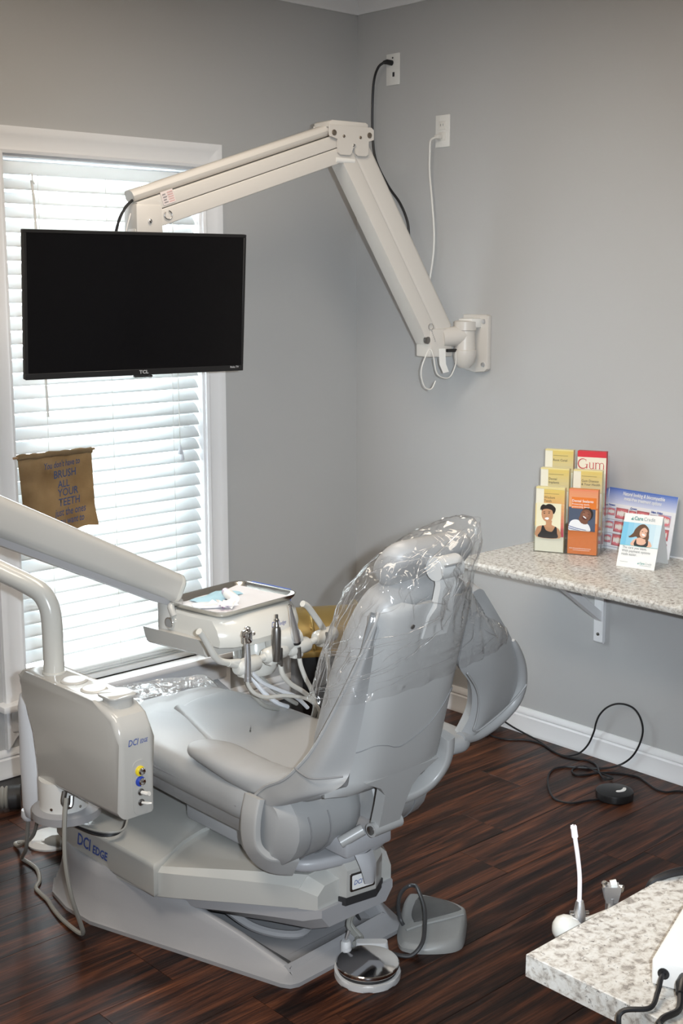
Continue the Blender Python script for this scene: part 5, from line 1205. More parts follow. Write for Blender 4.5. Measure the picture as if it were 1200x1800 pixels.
# front right: dental sealants
t, f = brochure(0, 1, 'orange dental sealants brochure with printed laughing portrait, front right', ('o', (0.80, 0.30, 0.10)))
lay = [(ORANGE, rect(0, 0, bw_, bh_))] + hgrad((0.84, 0.42, 0.20), (0.80, 0.30, 0.15), 0, bh_ - 0.060, bw_, bh_ - 0.005) + [((0.82, 0.26, 0.13), rect(0, bh_ - 0.005, bw_, bh_))]
lay += [((0.80, 0.40, 0.19), rect(0.086, 0.105, bw_, 0.150)), ((0.080, 0.105, 0.165), rect(0.001, 0.078, 0.089, 0.156)), ((0.80, 0.215, 0.03), rect(0.010, 0.152, 0.091, 0.189)),
        ((0.86, 0.87, 0.89), curve2([(0.002, 0.080), (0.006, 0.104), (0.018, 0.114), (0.034, 0.114), (0.044, 0.104), (0.056, 0.104), (0.068, 0.100), (0.074, 0.080), (0.05, 0.0785), (0.02, 0.0785)], 3)),
        ((0.09, 0.13, 0.32), [(0.002, 0.094), (0.03, 0.087), (0.060, 0.0825), (0.060, 0.081), (0.03, 0.0845), (0.002, 0.0915)]), ((0.09, 0.13, 0.32), [(0.002, 0.0875), (0.03, 0.0815), (0.042, 0.079), (0.035, 0.079), (0.002, 0.0845)]),
        (SKIN_B, curve2([(0.036, 0.114), (0.040, 0.128), (0.062, 0.118), (0.064, 0.104), (0.050, 0.102)], 3)), (HAIR, ell(0.0620, 0.1345, 0.0195, 0.0225, 18, -0.35)), (SKIN_B, ell(0.0575, 0.1305, 0.0180, 0.0215, 18, -0.35)),
        ((0.30, 0.13, 0.08), ell(0.0575, 0.133, 0.010, 0.012, 14, -0.35)), ((0.10, 0.02, 0.02), ell(0.0540, 0.1225, 0.0085, 0.0055, 14, -0.6)), ((0.92, 0.90, 0.88), ell(0.0548, 0.1245, 0.0068, 0.0022, 12, -0.6)),
        (HAIR, ell(0.0530, 0.1405, 0.0034, 0.0009, 8, -0.2)), (HAIR, ell(0.0665, 0.1355, 0.0034, 0.0009, 8, -0.6))]
covers(t, f, lay)
text('Dental Sealants', 0.0118, f(0.0125, 0.174, 0.0085), BU, (0, 0, 1), M_wprint, t, bold=0.00015, width=0.96)
text('Protecting teeth,', 0.0085, f(0.0125, 0.1645, 0.0085), BU, (0, 0, 1), M_wprint, t)
text('preventing decay', 0.0085, f(0.0125, 0.1560, 0.0085), BU, (0, 0, 1), M_wprint, t)
text('ADA American Dental Association', 0.0056, f(0.0075, 0.019, 0.0085), BU, (0, 0, 1), M_wprint, t, width=0.9)
hairline(t, f, 0.020, 0.0143, 0.055, 0.0085, M_wprint)
# ------------------------------------------------------------------ treatment chart in a clear stand, leaning at the wall
pt = thing('treatment_chart', 'blue and white dental treatment chart leaning on the wall', 'sign', (-0.03, -1.37, ST))
Cbl, Cbr, Ctl, Ctr = Vector((-0.045, -1.2480, ST + 0.001)), Vector((-0.045, -1.500, ST + 0.001)), Vector((-0.014, -1.2535, 0.961)), Vector((-0.014, -1.5165, 0.958))
cu_ = (Ctr - Ctl).normalized(); cv_ = (Ctl - Cbl).normalized(); cn_ = cu_.cross(cv_).normalized()
CW_, CH_ = (Ctr - Ctl).length, (Ctl - Cbl).length
fc = frame(Cbl + (Ctl - Cbl) * 0, cu_, cv_, cn_)
obj('board', prism(rect(0, 0, CW_, CH_), -0.003, 0.0, fc), M_wprint, pt, smooth=False)
WHT = (0.86, 0.86, 0.89); LIP = (0.66, 0.13, 0.16); GUMC = (0.58, 0.22, 0.24); TOOTH = (0.88, 0.85, 0.80)
lay = [(WHT, rect(0, 0, CW_, CH_))] + hgrad((0.70, 0.74, 0.90), (0.07, 0.16, 0.52), 0, CH_ - 0.052, CW_, CH_, 10)
def mouth(x, y, w, h, kind):
    o = []
    bgc = {0: (0.60, 0.42, 0.44), 1: (0.50, 0.16, 0.17), 2: (0.45, 0.13, 0.15), 3: (0.40, 0.30, 0.33)}[kind]
    o.append((bgc, rect(x, y, x + w, y + h), 14))
    if kind == 0: o.append(((0.50, 0.45, 0.62), rect(x + w * 0.45, y + h * 0.75, x + w, y + h), 15))
    if kind == 2: o.append(((0.03, 0.02, 0.02), rect(x, y, x + w, y + h * 0.25), 15))
    o.append(((0.76, 0.22, 0.26), ell(x + w / 2, y + h * 0.28, w * 0.46, h * 0.22, 12), 16))
    o.append(((0.70, 0.20, 0.22), ell(x + w / 2, y + h * 0.72, w * 0.46, h * 0.20, 12), 17))
    n = 6
    for k in range(n):
        tx = x + w * (0.12 + 0.76 * (k + 0.5) / n); o.append((TOOTH, ell(tx, y + h * 0.50, w * 0.068, h * (0.30 if k in (2, 3) else 0.24), 8), 18))
    return o
for cx_, y_, w_, h_, kd in ((0.006, 0.112, 0.030, 0.026, 0), (0.038, 0.105, 0.048, 0.036, 1), (0.089, 0.112, 0.028, 0.026, 2), (0.119, 0.106, 0.048, 0.036, 2), (0.171, 0.112, 0.028, 0.024, 3), (0.201, 0.104, 0.048, 0.038, 0),
                            (0.006, 0.068, 0.030, 0.026, 0), (0.038, 0.060, 0.048, 0.036, 1), (0.171, 0.066, 0.028, 0.024, 0), (0.201, 0.060, 0.048, 0.036, 1), (0.006, 0.020, 0.030, 0.028, 0), (0.038, 0.014, 0.048, 0.038, 1), (0.171, 0.02, 0.028, 0.024, 1), (0.201, 0.016, 0.048, 0.034, 2)):
    lay += mouth(cx_, y_, w_, h_, kd)
for x_, y_ in ((0.008, 0.098), (0.008, 0.052), (0.008, 0.007)):
    lay.append(((0.45, 0.45, 0.52), rect(x_, y_, x_ + 0.062, y_ + 0.0022), 14))
print_layers('chart_print', lay, fc, pt, 0.0001)
text('Natural looking & biocompatible', 0.0165, fc(CW_ / 2 + 0.005, CH_ - 0.020, 0.0024), cu_, cv_, M_wprint, pt, 0.2, 'CENTER', 0.0004, 0.74)
text('metal-free treatment options', 0.0165, fc(CW_ / 2 + 0.003, CH_ - 0.036, 0.0024), cu_, cv_, M_wprint, pt, 0.2, 'CENTER', 0.0004, 0.74)
for s, x_, y_ in (('Veneers', 0.006, 0.1445), ('Crowns', 0.092, 0.1425), ('Inlays, Onlays', 0.173, 0.1425)): text(s, 0.0092, fc(x_, y_, 0.0024), cu_, cv_, M_blue, pt, 0.2, bold=0.0004, width=0.85)
for x_, y_ in ((0.006, 0.1405), (0.089, 0.1405), (0.006, 0.0970)): hairline(pt, fc, x_, y_, 0.012, 0.0024, M_blue)
# narrow side panel repeating the chart's print, turned towards the brochures
fl2 = frame(Cbl + Vector((-0.030, 0.026, 0)), (0.030, -0.027, 0), cv_)
obj('side_panel', prism(rect(0, 0, 0.040, CH_ - 0.006), -0.002, 0.0, fl2), M_wprint, pt, smooth=False)
lay = [(WHT, rect(0, 0, 0.040, CH_ - 0.006))] + hgrad((0.72, 0.76, 0.90), (0.20, 0.28, 0.60), 0, CH_ - 0.060, 0.036, CH_ - 0.006, 6)
for y_ in (0.020, 0.068, 0.112): lay += mouth(0.004, y_, 0.026, 0.028, 0)
print_layers('panel_print', lay, fl2, pt, 0.0001)
# ------------------------------------------------------------------ white tent card
tc_ = thing('tent_card', 'white folded tent card with printed laughing portrait on the shelf', 'tent card', (-0.17, -1.51, ST))
TBL, TBR = Vector((-0.243, -1.448, ST)), Vector((-0.216, -1.570, ST)); KBR = Vector((-0.098, -1.544, ST)); KBL = KBR + (TBL - TBR)
TTL, TTR = Vector((-0.184, -1.4365, 0.918)), Vector((-0.157, -1.557, 0.918))
bm = BM()
vs = [bm.verts.new(p) for p in (TBL, TBR, TTR, TTL, KBL, KBR)]
bm.faces.new((vs[0], vs[1], vs[2], vs[3])); bm.faces.new((vs[3], vs[2], vs[5], vs[4]))
bmesh.ops.solidify(bm, geom=bm.faces[:], thickness=0.0006)
obj('folded_card', bm, M_wprint, tc_, smooth=False)
tu = (TBR - TBL).normalized(); tv_ = (TTL - TBL); tv_ = (tv_ - tu * tv_.dot(tu)).normalized(); tn = tu.cross(tv_)
TWd, THt = (TBR - TBL).length, (TTL - TBL).length
fT = frame(TBL + tn * 0.0008, tu, tv_, tn)
SKY = (0.30, 0.62, 0.80); BRN = (0.13, 0.065, 0.035)
sk = lambda u, v: (u * TWd, v * THt)
pl_ = lambda pts, n=3: curve2([sk(*p) for p in pts], n)
lay = [((0.88, 0.88, 0.86), rect(0, 0, TWd, THt))] + [(tuple(a + (b - a) * k / 6 for a, b in zip((0.20, 0.55, 0.76), (0.66, 0.80, 0.86))), rect(TWd * k / 7, THt * 0.405, TWd * (k + 1) / 7, THt * 0.835)) for k in range(7)]
lay += [(BRN, pl_([(0.20, 0.555), (0.30, 0.64), (0.34, 0.72), (0.44, 0.80), (0.56, 0.82), (0.66, 0.76), (0.70, 0.66), (0.68, 0.54), (0.60, 0.48), (0.52, 0.47), (0.46, 0.52), (0.40, 0.58), (0.30, 0.56)])),
        (SKIN_C, pl_([(0.30, 0.41), (0.32, 0.50), (0.40, 0.545), (0.50, 0.57), (0.60, 0.55), (0.72, 0.53), (0.79, 0.49), (0.80, 0.41)])), ((0.03, 0.03, 0.035), pl_([(0.38, 0.41), (0.39, 0.52), (0.41, 0.525), (0.44, 0.45), (0.56, 0.435), (0.65, 0.46), (0.69, 0.53), (0.72, 0.52), (0.70, 0.41)])),
        (SKIN_C, ell(*sk(0.575, 0.665), TWd * 0.105, THt * 0.098, 18, -0.25)), (BRN, pl_([(0.44, 0.70), (0.46, 0.79), (0.58, 0.81), (0.69, 0.74), (0.71, 0.62), (0.67, 0.70), (0.60, 0.755), (0.52, 0.755)])),
        (BRN, pl_([(0.66, 0.70), (0.72, 0.62), (0.72, 0.54), (0.66, 0.50), (0.65, 0.58)])), (BRN, pl_([(0.18, 0.57), (0.30, 0.60), (0.42, 0.66), (0.46, 0.62), (0.34, 0.575)])),
        ((0.95, 0.93, 0.92), ell(*sk(0.575, 0.625), TWd * 0.048, THt * 0.018, 12, -0.35)), (BRN, ell(*sk(0.535, 0.685), TWd * 0.022, THt * 0.006, 8, -0.1)), (BRN, ell(*sk(0.63, 0.668), TWd * 0.022, THt * 0.006, 8, -0.4)),
        ((0.10, 0.42, 0.42), rect(0, THt * 0.400, TWd, THt * 0.407))]
print_layers('card_print', lay, fT, tc_, 0.00012)
M_teal = mat('ink_teal', (0.10, 0.30, 0.28), 0.5, bump=0.01); M_gry = mat('ink_grey', (0.12, 0.12, 0.12), 0.5, bump=0.01); M_lg = mat('ink_light_grey', (0.30, 0.33, 0.33), 0.5, bump=0.01)
q = lambda u, v: fT(u * TWd, v * THt, 0.0028)
text('Care', 0.0165, q(0.27, 0.885), tu, tv_, M_teal, tc_, bold=0.0003, width=0.88); text('Credit', 0.0165, q(0.52, 0.885), tu, tv_, M_lg, tc_, width=0.85)
text('Care', 0.0095, q(0.60, 0.083), tu, tv_, M_teal, tc_, bold=0.0002, width=0.88); text('Credit', 0.0095, q(0.745, 0.083), tu, tv_, M_lg, tc_, width=0.85)
for i, s in enumerate(('The care you want.', 'With payment options', 'made easier.')): text(s, 0.0108, q(0.085, 0.345 - 0.062 * i), tu, tv_, M_gry, tc_, width=0.95)
hairline(tc_, fT, 0.62 * TWd, 0.058 * THt, 0.036, 0.0028, M_lg)
hairline(tc_, fT, 0.085 * TWd, 0.095 * THt, 0.026, 0.0028, M_lg)
lf = lambda u0, v0, s: [fT((u0 + a * s) * TWd, (v0 + b * s * 0.8) * THt, 0.0028) for a, b in ((0, 0), (0.5, -0.1), (1, 0), (0.75, 0.5), (0.55, 1.0), (0.45, 0.4), (0.2, 0.35))]
for u0, v0, s in ((0.185, 0.885, 0.075), (0.545, 0.083, 0.045)):
    bm = BM(); bm.faces.new([bm.verts.new(p) for p in lf(u0, v0, s)]); obj('leaf_emblem', bm, M_teal, tc_, smooth=False)
# ------------------------------------------------------------------ gold domed chest in the corner
cd_ = Vector((math.cos(R(-30)), math.sin(R(-30)), 0)); cb = Vector((-cd_.y, cd_.x, 0))
C0 = Vector((-0.655, -0.400, 0))
fcx = lambda u, v, z: C0 + cd_ * u + cb * v + Vector((0, 0, z))
chs = thing('treasure_chest', 'gold domed chest with black body standing in the corner', 'chest', fcx(0.23, 0.13, 0))
CL, CD, CZ = 0.47, 0.25, 0.318
obj('chest_body', box(fcx(CL / 2, CD / 2 + 0.004, CZ / 2 - 0.002), (CL - 0.02, CD - 0.014, CZ - 0.008), 0.006, rz=R(-30)), M_chest, chs)
lid = []
for u in (0.0, CL):
    lid.append([fcx(u, CD / 2 - CD / 2 * math.cos(R(a)), CZ + 0.012 + 0.128 * math.sin(R(a))) for a in range(0, 181, 10)] + [fcx(u, CD, CZ), fcx(u, 0, CZ)])
obj('lid', loft(lid), M_gold, chs, angle=50)
obj('lid_rim', prism(rect(-0.008, -0.010, CL + 0.008, CD + 0.010), CZ - 0.012, CZ + 0.012, frame(C0, cd_, cb, (0, 0, 1)), 0.006, 2), M_gold, chs)
for u in (0.05, 0.235, 0.42):
    obj('lid_band', tube([fcx(u, CD / 2 - (CD / 2 + 0.001) * math.cos(R(a)), CZ + 0.012 + 0.130 * math.sin(R(a))) for a in range(4, 177, 8)], 1, 8, flat=(0.034, 0.008, cd_)), M_gold, chs)
bm = BM()
for u in (0.05, 0.235, 0.42):
    for a in (18, 36): add_lathe(bm, [(0.008, 0), (0.007, 0.004), (0, 0.007)], fcx(u, CD / 2 - (CD / 2 + 0.004) * math.cos(R(a)), CZ + 0.012 + 0.133 * math.sin(R(a))), -cb * math.cos(R(a)) + Vector((0, 0, math.sin(R(a)))), 10)
obj('stud', bm, M_gold, chs)
obj('lock_plate', box(fcx(0.235, -0.012, CZ + 0.004), (0.040, 0.006, 0.046), 0.004, rz=R(-30)), M_gold, chs)
# ------------------------------------------------------------------ foot controls
rh = thing('disc_foot_control', 'round foot control with polished steel disc on the floor', 'foot control', (-1.579, -1.708, 0))
c = Vector((-1.580, -1.712, 0))
pts = smooth2([(-0.080, 0.0), (-0.055, -0.058), (0.0, -0.080), (0.056, -0.057), (0.080, 0.0), (0.060, 0.058), (0.04, 0.10), (-0.0, 0.112), (-0.045, 0.095), (-0.068, 0.06)], 5)
fr_ = frame(c, rgt, Vector((fwd.x, fwd.y, 0)), (0, 0, 1))
M_fwhite = mat('foot_control_white', (0.72, 0.73, 0.74), 0.35, bump=0.01)
obj('base', prism(pts, 0.0, 0.016, fr_, 0.004), M_fwhite, rh)
obj('rubber_ring', lathe([(0.070, 0.015), (0.072, 0.020), (0.070, 0.026)], c, (0, 0, 1), 40), M_dark, rh)
obj('steel_disc', lathe([(0.0745, 0.026), (0.0755, 0.028), (0.0755, 0.035), (0.0735, 0.037), (0.006, 0.0455), (0.0, 0.0455)], c, (0, 0, 1), 48), M_chrome, rh, angle=30)
obj('guard', loft([[fr_(u, v, z) for u, v in pp_] for pp_, z in ((rrect(0.085, 0.030, 0.012, 4, 0.012, 0.094), 0.012), (rrect(0.078, 0.024, 0.010, 4, 0.012, 0.094), 0.036))]), M_fwhite, rh)
obj('switch_boss', lathe([(0.013, 0.012), (0.013, 0.046), (0.010, 0.050), (0.0, 0.050)], fr_(-0.052, 0.072, 0), (0, 0, 1), 16), M_fwhite, rh)
obj('toggle_lever', tube([fr_(-0.052, 0.072, 0.050), fr_(-0.044, 0.080, 0.072)], [0.003, 0.005], 8), M_alu, rh)
t = thing('foot_control_tube', 'pair of grey tubes running from the disc foot control under the chair', 'tube', (-1.50, -1.60, 0.0))
for k in range(2):
    obj('tube', tube([fr_(-0.030 + 0.012 * k, 0.100, 0.026), fr_(-0.025 + 0.012 * k, 0.135, 0.024), (-1.520 + 0.011 * k, -1.580 + 0.004 * k, 0.055), (-1.480 + 0.011 * k, -1.555, 0.075), (-1.462 + 0.010 * k, -1.53, 0.095), (-1.47 + 0.010 * k, -1.50, 0.120)], 0.0062, 8, 6), M_gcord, t)
fp = thing('chair_foot_switch', 'grey wedge foot switch on the floor beside the chair base', 'foot switch', (-1.32, -1.66, 0))
fo = [(-1.257, -1.54), (-1.236, -1.575), (-1.215, -1.645), (-1.213, -1.695), (-1.226, -1.715), (-1.300, -1.772), (-1.335, -1.785), (-1.372, -1.772), (-1.418, -1.733), (-1.438, -1.700), (-1.436, -1.676), (-1.403, -1.636), (-1.325, -1.572), (-1.285, -1.545)]
fo = smooth2(fo, 3)
M_fs = mat('foot_switch_grey', (0.34, 0.345, 0.34), 0.4, bump=0.05)
def fz(x, y): return 0.022 + 0.022 * min(1, max(0, (x + 1.42) / 0.20))
def fring(d, zf, sc=1.0): return [(-1.325 + (x + 1.325) * sc, -1.66 + (y + 1.66) * sc, zf(-1.325 + (x + 1.325) * sc, -1.66 + (y + 1.66) * sc)) for x, y in shrink(fo, d, -1.325, -1.66)]
obj('housing', loft([fring(0, lambda x, y: 0.0), fring(0.0, lambda x, y: 0.010), fring(0.004, lambda x, y: fz(x, y) - 0.010), fring(0.008, lambda x, y: fz(x, y) - 0.003), fring(0.015, fz), fring(0.015, fz, 0.7), fring(0.015, fz, 0.35), fring(0.015, fz, 0.02)]), M_fs, fp, angle=50)
M_mat = mat('foot_switch_pad', (0.115, 0.115, 0.112), 0.6, bump=0.4, bscale=500)
pad_o = [(-1.262, -1.578), (-1.236, -1.622), (-1.229, -1.665), (-1.232, -1.692), (-1.246, -1.700), (-1.345, -1.655), (-1.350, -1.642), (-1.325, -1.612)]
po_ = smooth2(pad_o, 3); pcx = sum(p[0] for p in po_) / len(po_); pcy = sum(p[1] for p in po_) / len(po_)
def pring(sc, dz): return [(pcx + (x - pcx) * sc, pcy + (y - pcy) * sc, fz(pcx + (x - pcx) * sc, pcy + (y - pcy) * sc) + dz) for x, y in po_]
obj('tread_pad', loft([pring(1, -0.004), pring(1, 0.0015), pring(0.96, 0.0025), pring(0.6, 0.0025), pring(0.3, 0.0025), pring(0.02, 0.0025)]), M_mat, fp, angle=50)
obj('tread_ridge', tube([(x, y, fz(x, y) + 0.002) for x, y in ((-1.395, -1.660), (-1.355, -1.672), (-1.30, -1.700), (-1.25, -1.722))], 0.004, 6, 5), M_fs, fp)
t = thing('foot_switch_cable', 'dark grey looped cable lying over the grey foot switch', 'cable', (-1.45, -1.62, 0))
obj('cable', tube([(-1.40, -1.46, 0.03), (-1.435, -1.535, 0.014), (-1.462, -1.59, 0.008), (-1.478, -1.655, 0.006), (-1.470, -1.70, 0.006), (-1.446, -1.728, 0.006), (-1.415, -1.735, 0.030), (-1.382, -1.712, 0.055), (-1.345, -1.675, 0.075), (-1.312, -1.625, 0.088), (-1.290, -1.590, 0.085), (-1.300, -1.572, 0.080), (-1.335, -1.580, 0.074), (-1.368, -1.605, 0.062), (-1.388, -1.632, 0.045), (-1.385, -1.640, 0.03)], 0.0052, 8, 8), mat('dark_grey_cord', (0.055, 0.055, 0.058), 0.4, bump=0.02), t)
# ------------------------------------------------------------------ black puck pedal with its cable
pk = thing('black_puck_pedal', 'round black foot pedal with white mark near the baseboard', 'foot pedal', (-0.262, -1.490, 0))
pc = Vector((-0.262, -1.490, 0))
obj('puck', lathe([(0.056, 0.0), (0.0595, 0.003), (0.0605, 0.020), (0.059, 0.026), (0.052, 0.029), (0.0, 0.030)], pc, (0, 0, 1), 40), M_black, pk)
fpk = frame(pc + Vector((0, 0, 0.0300)), rgt, Vector((fwd.x, fwd.y, 0)), (0, 0, 1))
arc = [(0.004 + 0.0, -0.012), (0.016, -0.009), (0.026, 0.002), (0.030, 0.012), (0.038, 0.010), (0.036, -0.004), (0.026, -0.018), (0.008, -0.024), (0.0, -0.02)]
obj('white_mark', prism(smooth2(arc, 3), -0.001, 0.0006, fpk), M_wprint, pk, label='white curved mark')
t = thing('pedal_cable', 'black cable rising in a tall loop against the right wall', 'cable', (-0.2, -1.3, 0))
g0 = [(-0.312, -1.468), (-0.36, -1.445), (-0.397, -1.431), (-0.420, -1.388), (-0.395, -1.337), (-0.312, -1.259), (-0.230, -1.213), (-0.176, -1.221), (-0.139, -1.266), (-0.102, -1.310)]
pts = [(x, y, 0.004) for x, y in g0] + [(-0.065, -1.338, 0.006), (-0.034, -1.362, 0.018), (-0.028, -1.396, 0.053), (-0.026, -1.420, 0.100), (-0.024, -1.430, 0.149), (-0.022, -1.419, 0.188), (-0.020, -1.394, 0.215), (-0.020, -1.360, 0.224), (-0.020, -1.318, 0.217), (-0.022, -1.281, 0.195), (-0.024, -1.254, 0.163), (-0.026, -1.241, 0.129), (-0.028, -1.235, 0.096), (-0.032, -1.216, 0.046), (-0.045, -1.192, 0.012), (-0.078, -1.176, 0.005), (-0.093, -1.158, 0.004), (-0.087, -1.108, 0.004), (-0.058, -1.044, 0.004), (-0.040, -0.985, 0.006), (-0.035, -0.93, 0.012), (-0.030, -0.87, 0.020), (-0.024, -0.80, 0.035), (-0.022, -0.74, 0.05), (-0.024, -0.70, 0.05)]
obj('cable', tube(pts, 0.0034, 7, 7), M_cord, t)
t = thing('floor_power_cable', 'black cable trailing along the floor by the right baseboard', 'cable', (-0.1, -1.3, 0))
g1 = [(-0.050, -1.75), (-0.061, -1.617), (-0.105, -1.581), (-0.108, -1.544), (-0.085, -1.493), (-0.065, -1.448), (-0.074, -1.408), (-0.091, -1.372), (-0.125, -1.340), (-0.171, -1.318), (-0.200, -1.297), (-0.191, -1.269), (-0.162, -1.254), (-0.128, -1.270), (-0.132, -1.316), (-0.137, -1.353), (-0.137, -1.386), (-0.147, -1.401), (-0.172, -1.388), (-0.143, -1.347), (-0.081, -1.287), (-0.067, -1.241), (-0.086, -1.197), (-0.095, -1.145), (-0.065, -1.061), (-0.058, -1.009), (-0.074, -0.959), (-0.110, -0.925), (-0.127, -0.875), (-0.120, -0.824), (-0.13, -0.74)]
obj('cable', tube([(x, y, 0.0035 + (0.004 if 12 < i < 20 else 0)) for i, (x, y) in enumerate(g1)], 0.0032, 7, 7), M_cord, t)
t = thing('coiled_cable', 'small black cable coil on the floor behind the grey arm wing', 'cable', (0 - 0.06, -0.80, 0))
obj('cable', tube([(-0.126, -0.80, 0.004), (-0.095, -0.812, 0.010), (-0.054, -0.821, 0.012), (-0.030, -0.825, 0.03), (-0.024, -0.800, 0.055), (-0.022, -0.765, 0.075), (-0.022, -0.735, 0.060), (-0.024, -0.75, 0.028), (-0.036, -0.785, 0.008), (-0.088, -0.826, 0.006), (-0.15, -0.85, 0.004)], 0.0030, 7, 7), M_cord, t)
# ------------------------------------------------------------------ left floor: hose, cords, plug
vh = thing('vacuum_hose', 'grey corrugated hose on the floor by the left baseboard', 'hose', (-1.80, -0.20, 0))
pth = [(-2.00, -0.18, 0.040), (-1.90, -0.19, 0.040), (-1.80, -0.215, 0.040), (-1.72, -0.26, 0.040)]
P = spline(pth, 22); rr = [0.034 + 0.0045 * math.sin(i * 2.1) for i in range(len(P))]
obj('corrugated_hose', tube(P, rr, 16), M_gcord, vh)
obj('hose_cuff', tube([P[-8], P[-1] + (P[-1] - P[-3]) * 3], 0.038, 18), M_dark, vh)
t = thing('grey_floor_cord', 'grey cord winding from the water bottle along the floor', 'cord', (-1.93, -0.8, 0))
ca = [(-1.955, -0.775, 0.205), (-1.935, -0.72, 0.10), (-1.90, -0.63, 0.03), (-1.886, -0.60, 0.006), (-1.884, -0.647, 0.005), (-1.890, -0.694, 0.005), (-1.917, -0.752, 0.005), (-1.945, -0.783, 0.005), (-1.953, -0.824, 0.005), (-1.958, -0.868, 0.005), (-1.972, -0.923, 0.005), (-1.984, -0.987, 0.006), (-1.990, -1.047, 0.008), (-1.992, -1.085, 0.010), (-1.990, -1.100, 0.016), (-2.000, -1.105, 0.05), (-2.02, -1.105, 0.12), (-2.025, -1.09, 0.20), (-2.018, -1.075, 0.26), (-2.005, -1.06, 0.32), (-1.99, -1.045, 0.36)]
obj('cord', tube(ca, 0.0058, 8, 8), M_gcord, t)
t = thing('grey_plug_cord', 'grey cord with ribbed plug and white tag behind the base', 'power cord', (-1.79, -0.57, 0))
obj('cord', tube([(-1.945, -0.83, 0.27), (-1.90, -0.70, 0.12), (-1.862, -0.545, 0.02), (-1.855, -0.50, 0.008), (-1.835, -0.50, 0.007), (-1.815, -0.545, 0.010), (-1.795, -0.58, 0.022)], 0.0055, 8, 7), M_gcord, t)
obj('plug', tube([(-1.797, -0.578, 0.022), (-1.785, -0.592, 0.026), (-1.772, -0.607, 0.028), (-1.757, -0.625, 0.028)], [0.010, 0.016, 0.017, 0.019], 12), M_gcord, t)
obj('tag', box((-1.812, -0.552, 0.014), (0.030, 0.012, 0.020), 0.001, rz=R(-45)), M_wprint, t, label='white paper tag')
t = thing('floor_junction_box', 'pale round junction cover on the floor behind the chair base', 'junction box', (-1.76, -0.56, 0))
obj('cover', lathe([(0.070, 0.0), (0.072, 0.006), (0.060, 0.020), (0.0, 0.026)], (-1.760, -0.545, 0), (0, 0, 1), 24), M_white, t)
t = thing('black_tube_bundle', 'dark tubes sagging beneath the utility box mount', 'tubing', (-1.86, -1.05, 0.24))
for k in range(3):
    obj('tube', tube([(-1.950, -1.00 + 0.006 * k, 0.268 - 0.003 * k), (-1.920, -1.055 + 0.005 * k, 0.256 - 0.006 * k), (-1.890, -1.088 + 0.004 * k, 0.252 - 0.006 * k), (-1.855, -1.095 + 0.006 * k, 0.254 - 0.004 * k), (-1.820, -1.06, 0.272)], 0.0032, 7, 6), M_gcord if k == 0 else M_cord, t)
# ------------------------------------------------------------------ near counter
FZ = 0.757
ct = thing('near_counter', 'speckled granite-look counter corner in the near right', 'counter', (-1.6, -3.2, 0))
obj('counter_top', prism([(-2.283, -2.742), (-1.10, -2.742), (-1.10, -3.75), (-2.283, -3.75)], FZ - 0.0335, FZ, I3, 0.0012, 1), M_gran, ct, angle=30)
M_edge = mat('cabinet_laminate', (0.60, 0.60, 0.61), 0.45, bump=0.02)
obj('cabinet', box((-1.45, -3.32, (FZ - 0.0335) / 2), (0.66, 0.80, FZ - 0.034), 0.003), M_edge, ct)
t = thing('grey_air_line', 'pale tube hanging beneath the near counter edge', 'tube', (-2.10, -2.80, 0.3))
obj('tube', tube([(-2.128, -2.80, 0.723), (-2.128, -2.80, 0.55), (-2.12, -2.80, 0.20), (-2.10, -2.80, 0.006), (-2.0, -2.82, 0.006)], 0.0062, 8, 5), M_gcord, t)
# assistant's holder behind the counter: saliva ejector and syringe
ah = thing('assistant_holder', 'cream instrument holder knob behind the near counter', 'holder', (-2.12, -2.71, 0.72))
obj('holder_knob', lathe([(0.0, -0.020), (0.013, -0.017), (0.0195, -0.006), (0.020, 0.004), (0.016, 0.014), (0.008, 0.019), (0.0, 0.020)], (-2.140, -2.700, 0.7235), (-0.75, 0.66, 0.1), 20), M_cream, ah)
obj('holder_rod', tube([(-2.135, -2.703, 0.722), (-2.085, -2.705, 0.715), (-2.03, -2.706, 0.710)], 0.010, 10), M_cream, ah)
obj('holder_stem', tube([(-2.07, -2.705, 0.714), (-2.065, -2.712, 0.70), (-2.06, -2.80, 0.690)], 0.011, 10, 4), M_cream, ah)
obj('stem_clamp', box((-2.06, -2.80, 0.705), (0.05, 0.06, 0.037), 0.004), M_base, ah)
se = thing('saliva_ejector', 'thin white saliva ejector straw standing behind the near counter', 'saliva ejector', (-2.112, -2.70, 0.72))
a0 = Vector((-2.112, -2.702, -0.0375))
obj('valve', lathe([(0.0085, 0.745), (0.0095, 0.760), (0.0090, 0.775), (0.0065, 0.790), (0.005, 0.795)], a0, (0.0, 0, 1), 16), M_alu, se)
for s in (-1, 1): obj('valve_lever', lathe([(0.0035, 0), (0.0035, 0.005), (0, 0.006)], a0 + Vector((0, 0, 0.776)) + rgt * s * 0.0085, rgt * s, 10), M_chrome, se)
M_straw = mat('straw_white', (0.82, 0.76, 0.78), 0.35, bump=0.01)
st = [(-2.1105, -2.700, 0.7540), (-2.1108, -2.700, 0.775), (-2.1125, -2.700, 0.798), (-2.1185, -2.700, 0.828), (-2.127, -2.700, 0.8610), (-2.129, -2.700, 0.870)]
obj('straw', tube(st, 0.0033, 10, 5), M_straw, se)
obj('tip', tube([(-2.1265, -2.700, 0.8600), (-2.1300, -2.700, 0.8745)], [0.0048, 0.0044], 10), M_straw, se)
bm = BM()
for k in range(6):
    a_ = 2 * math.pi * k / 6; add_box(bm, (-2.1304 + 0.0032 * math.cos(a_), -2.700 + 0.0032 * math.sin(a_), 0.8755), (0.0016, 0.0016, 0.005))
obj('tip_prongs', bm, M_straw, se, smooth=False)
sy = thing('assistant_syringe', 'chrome syringe head with cream button poking up behind the counter', 'syringe', (-2.034, -2.70, 0.70))
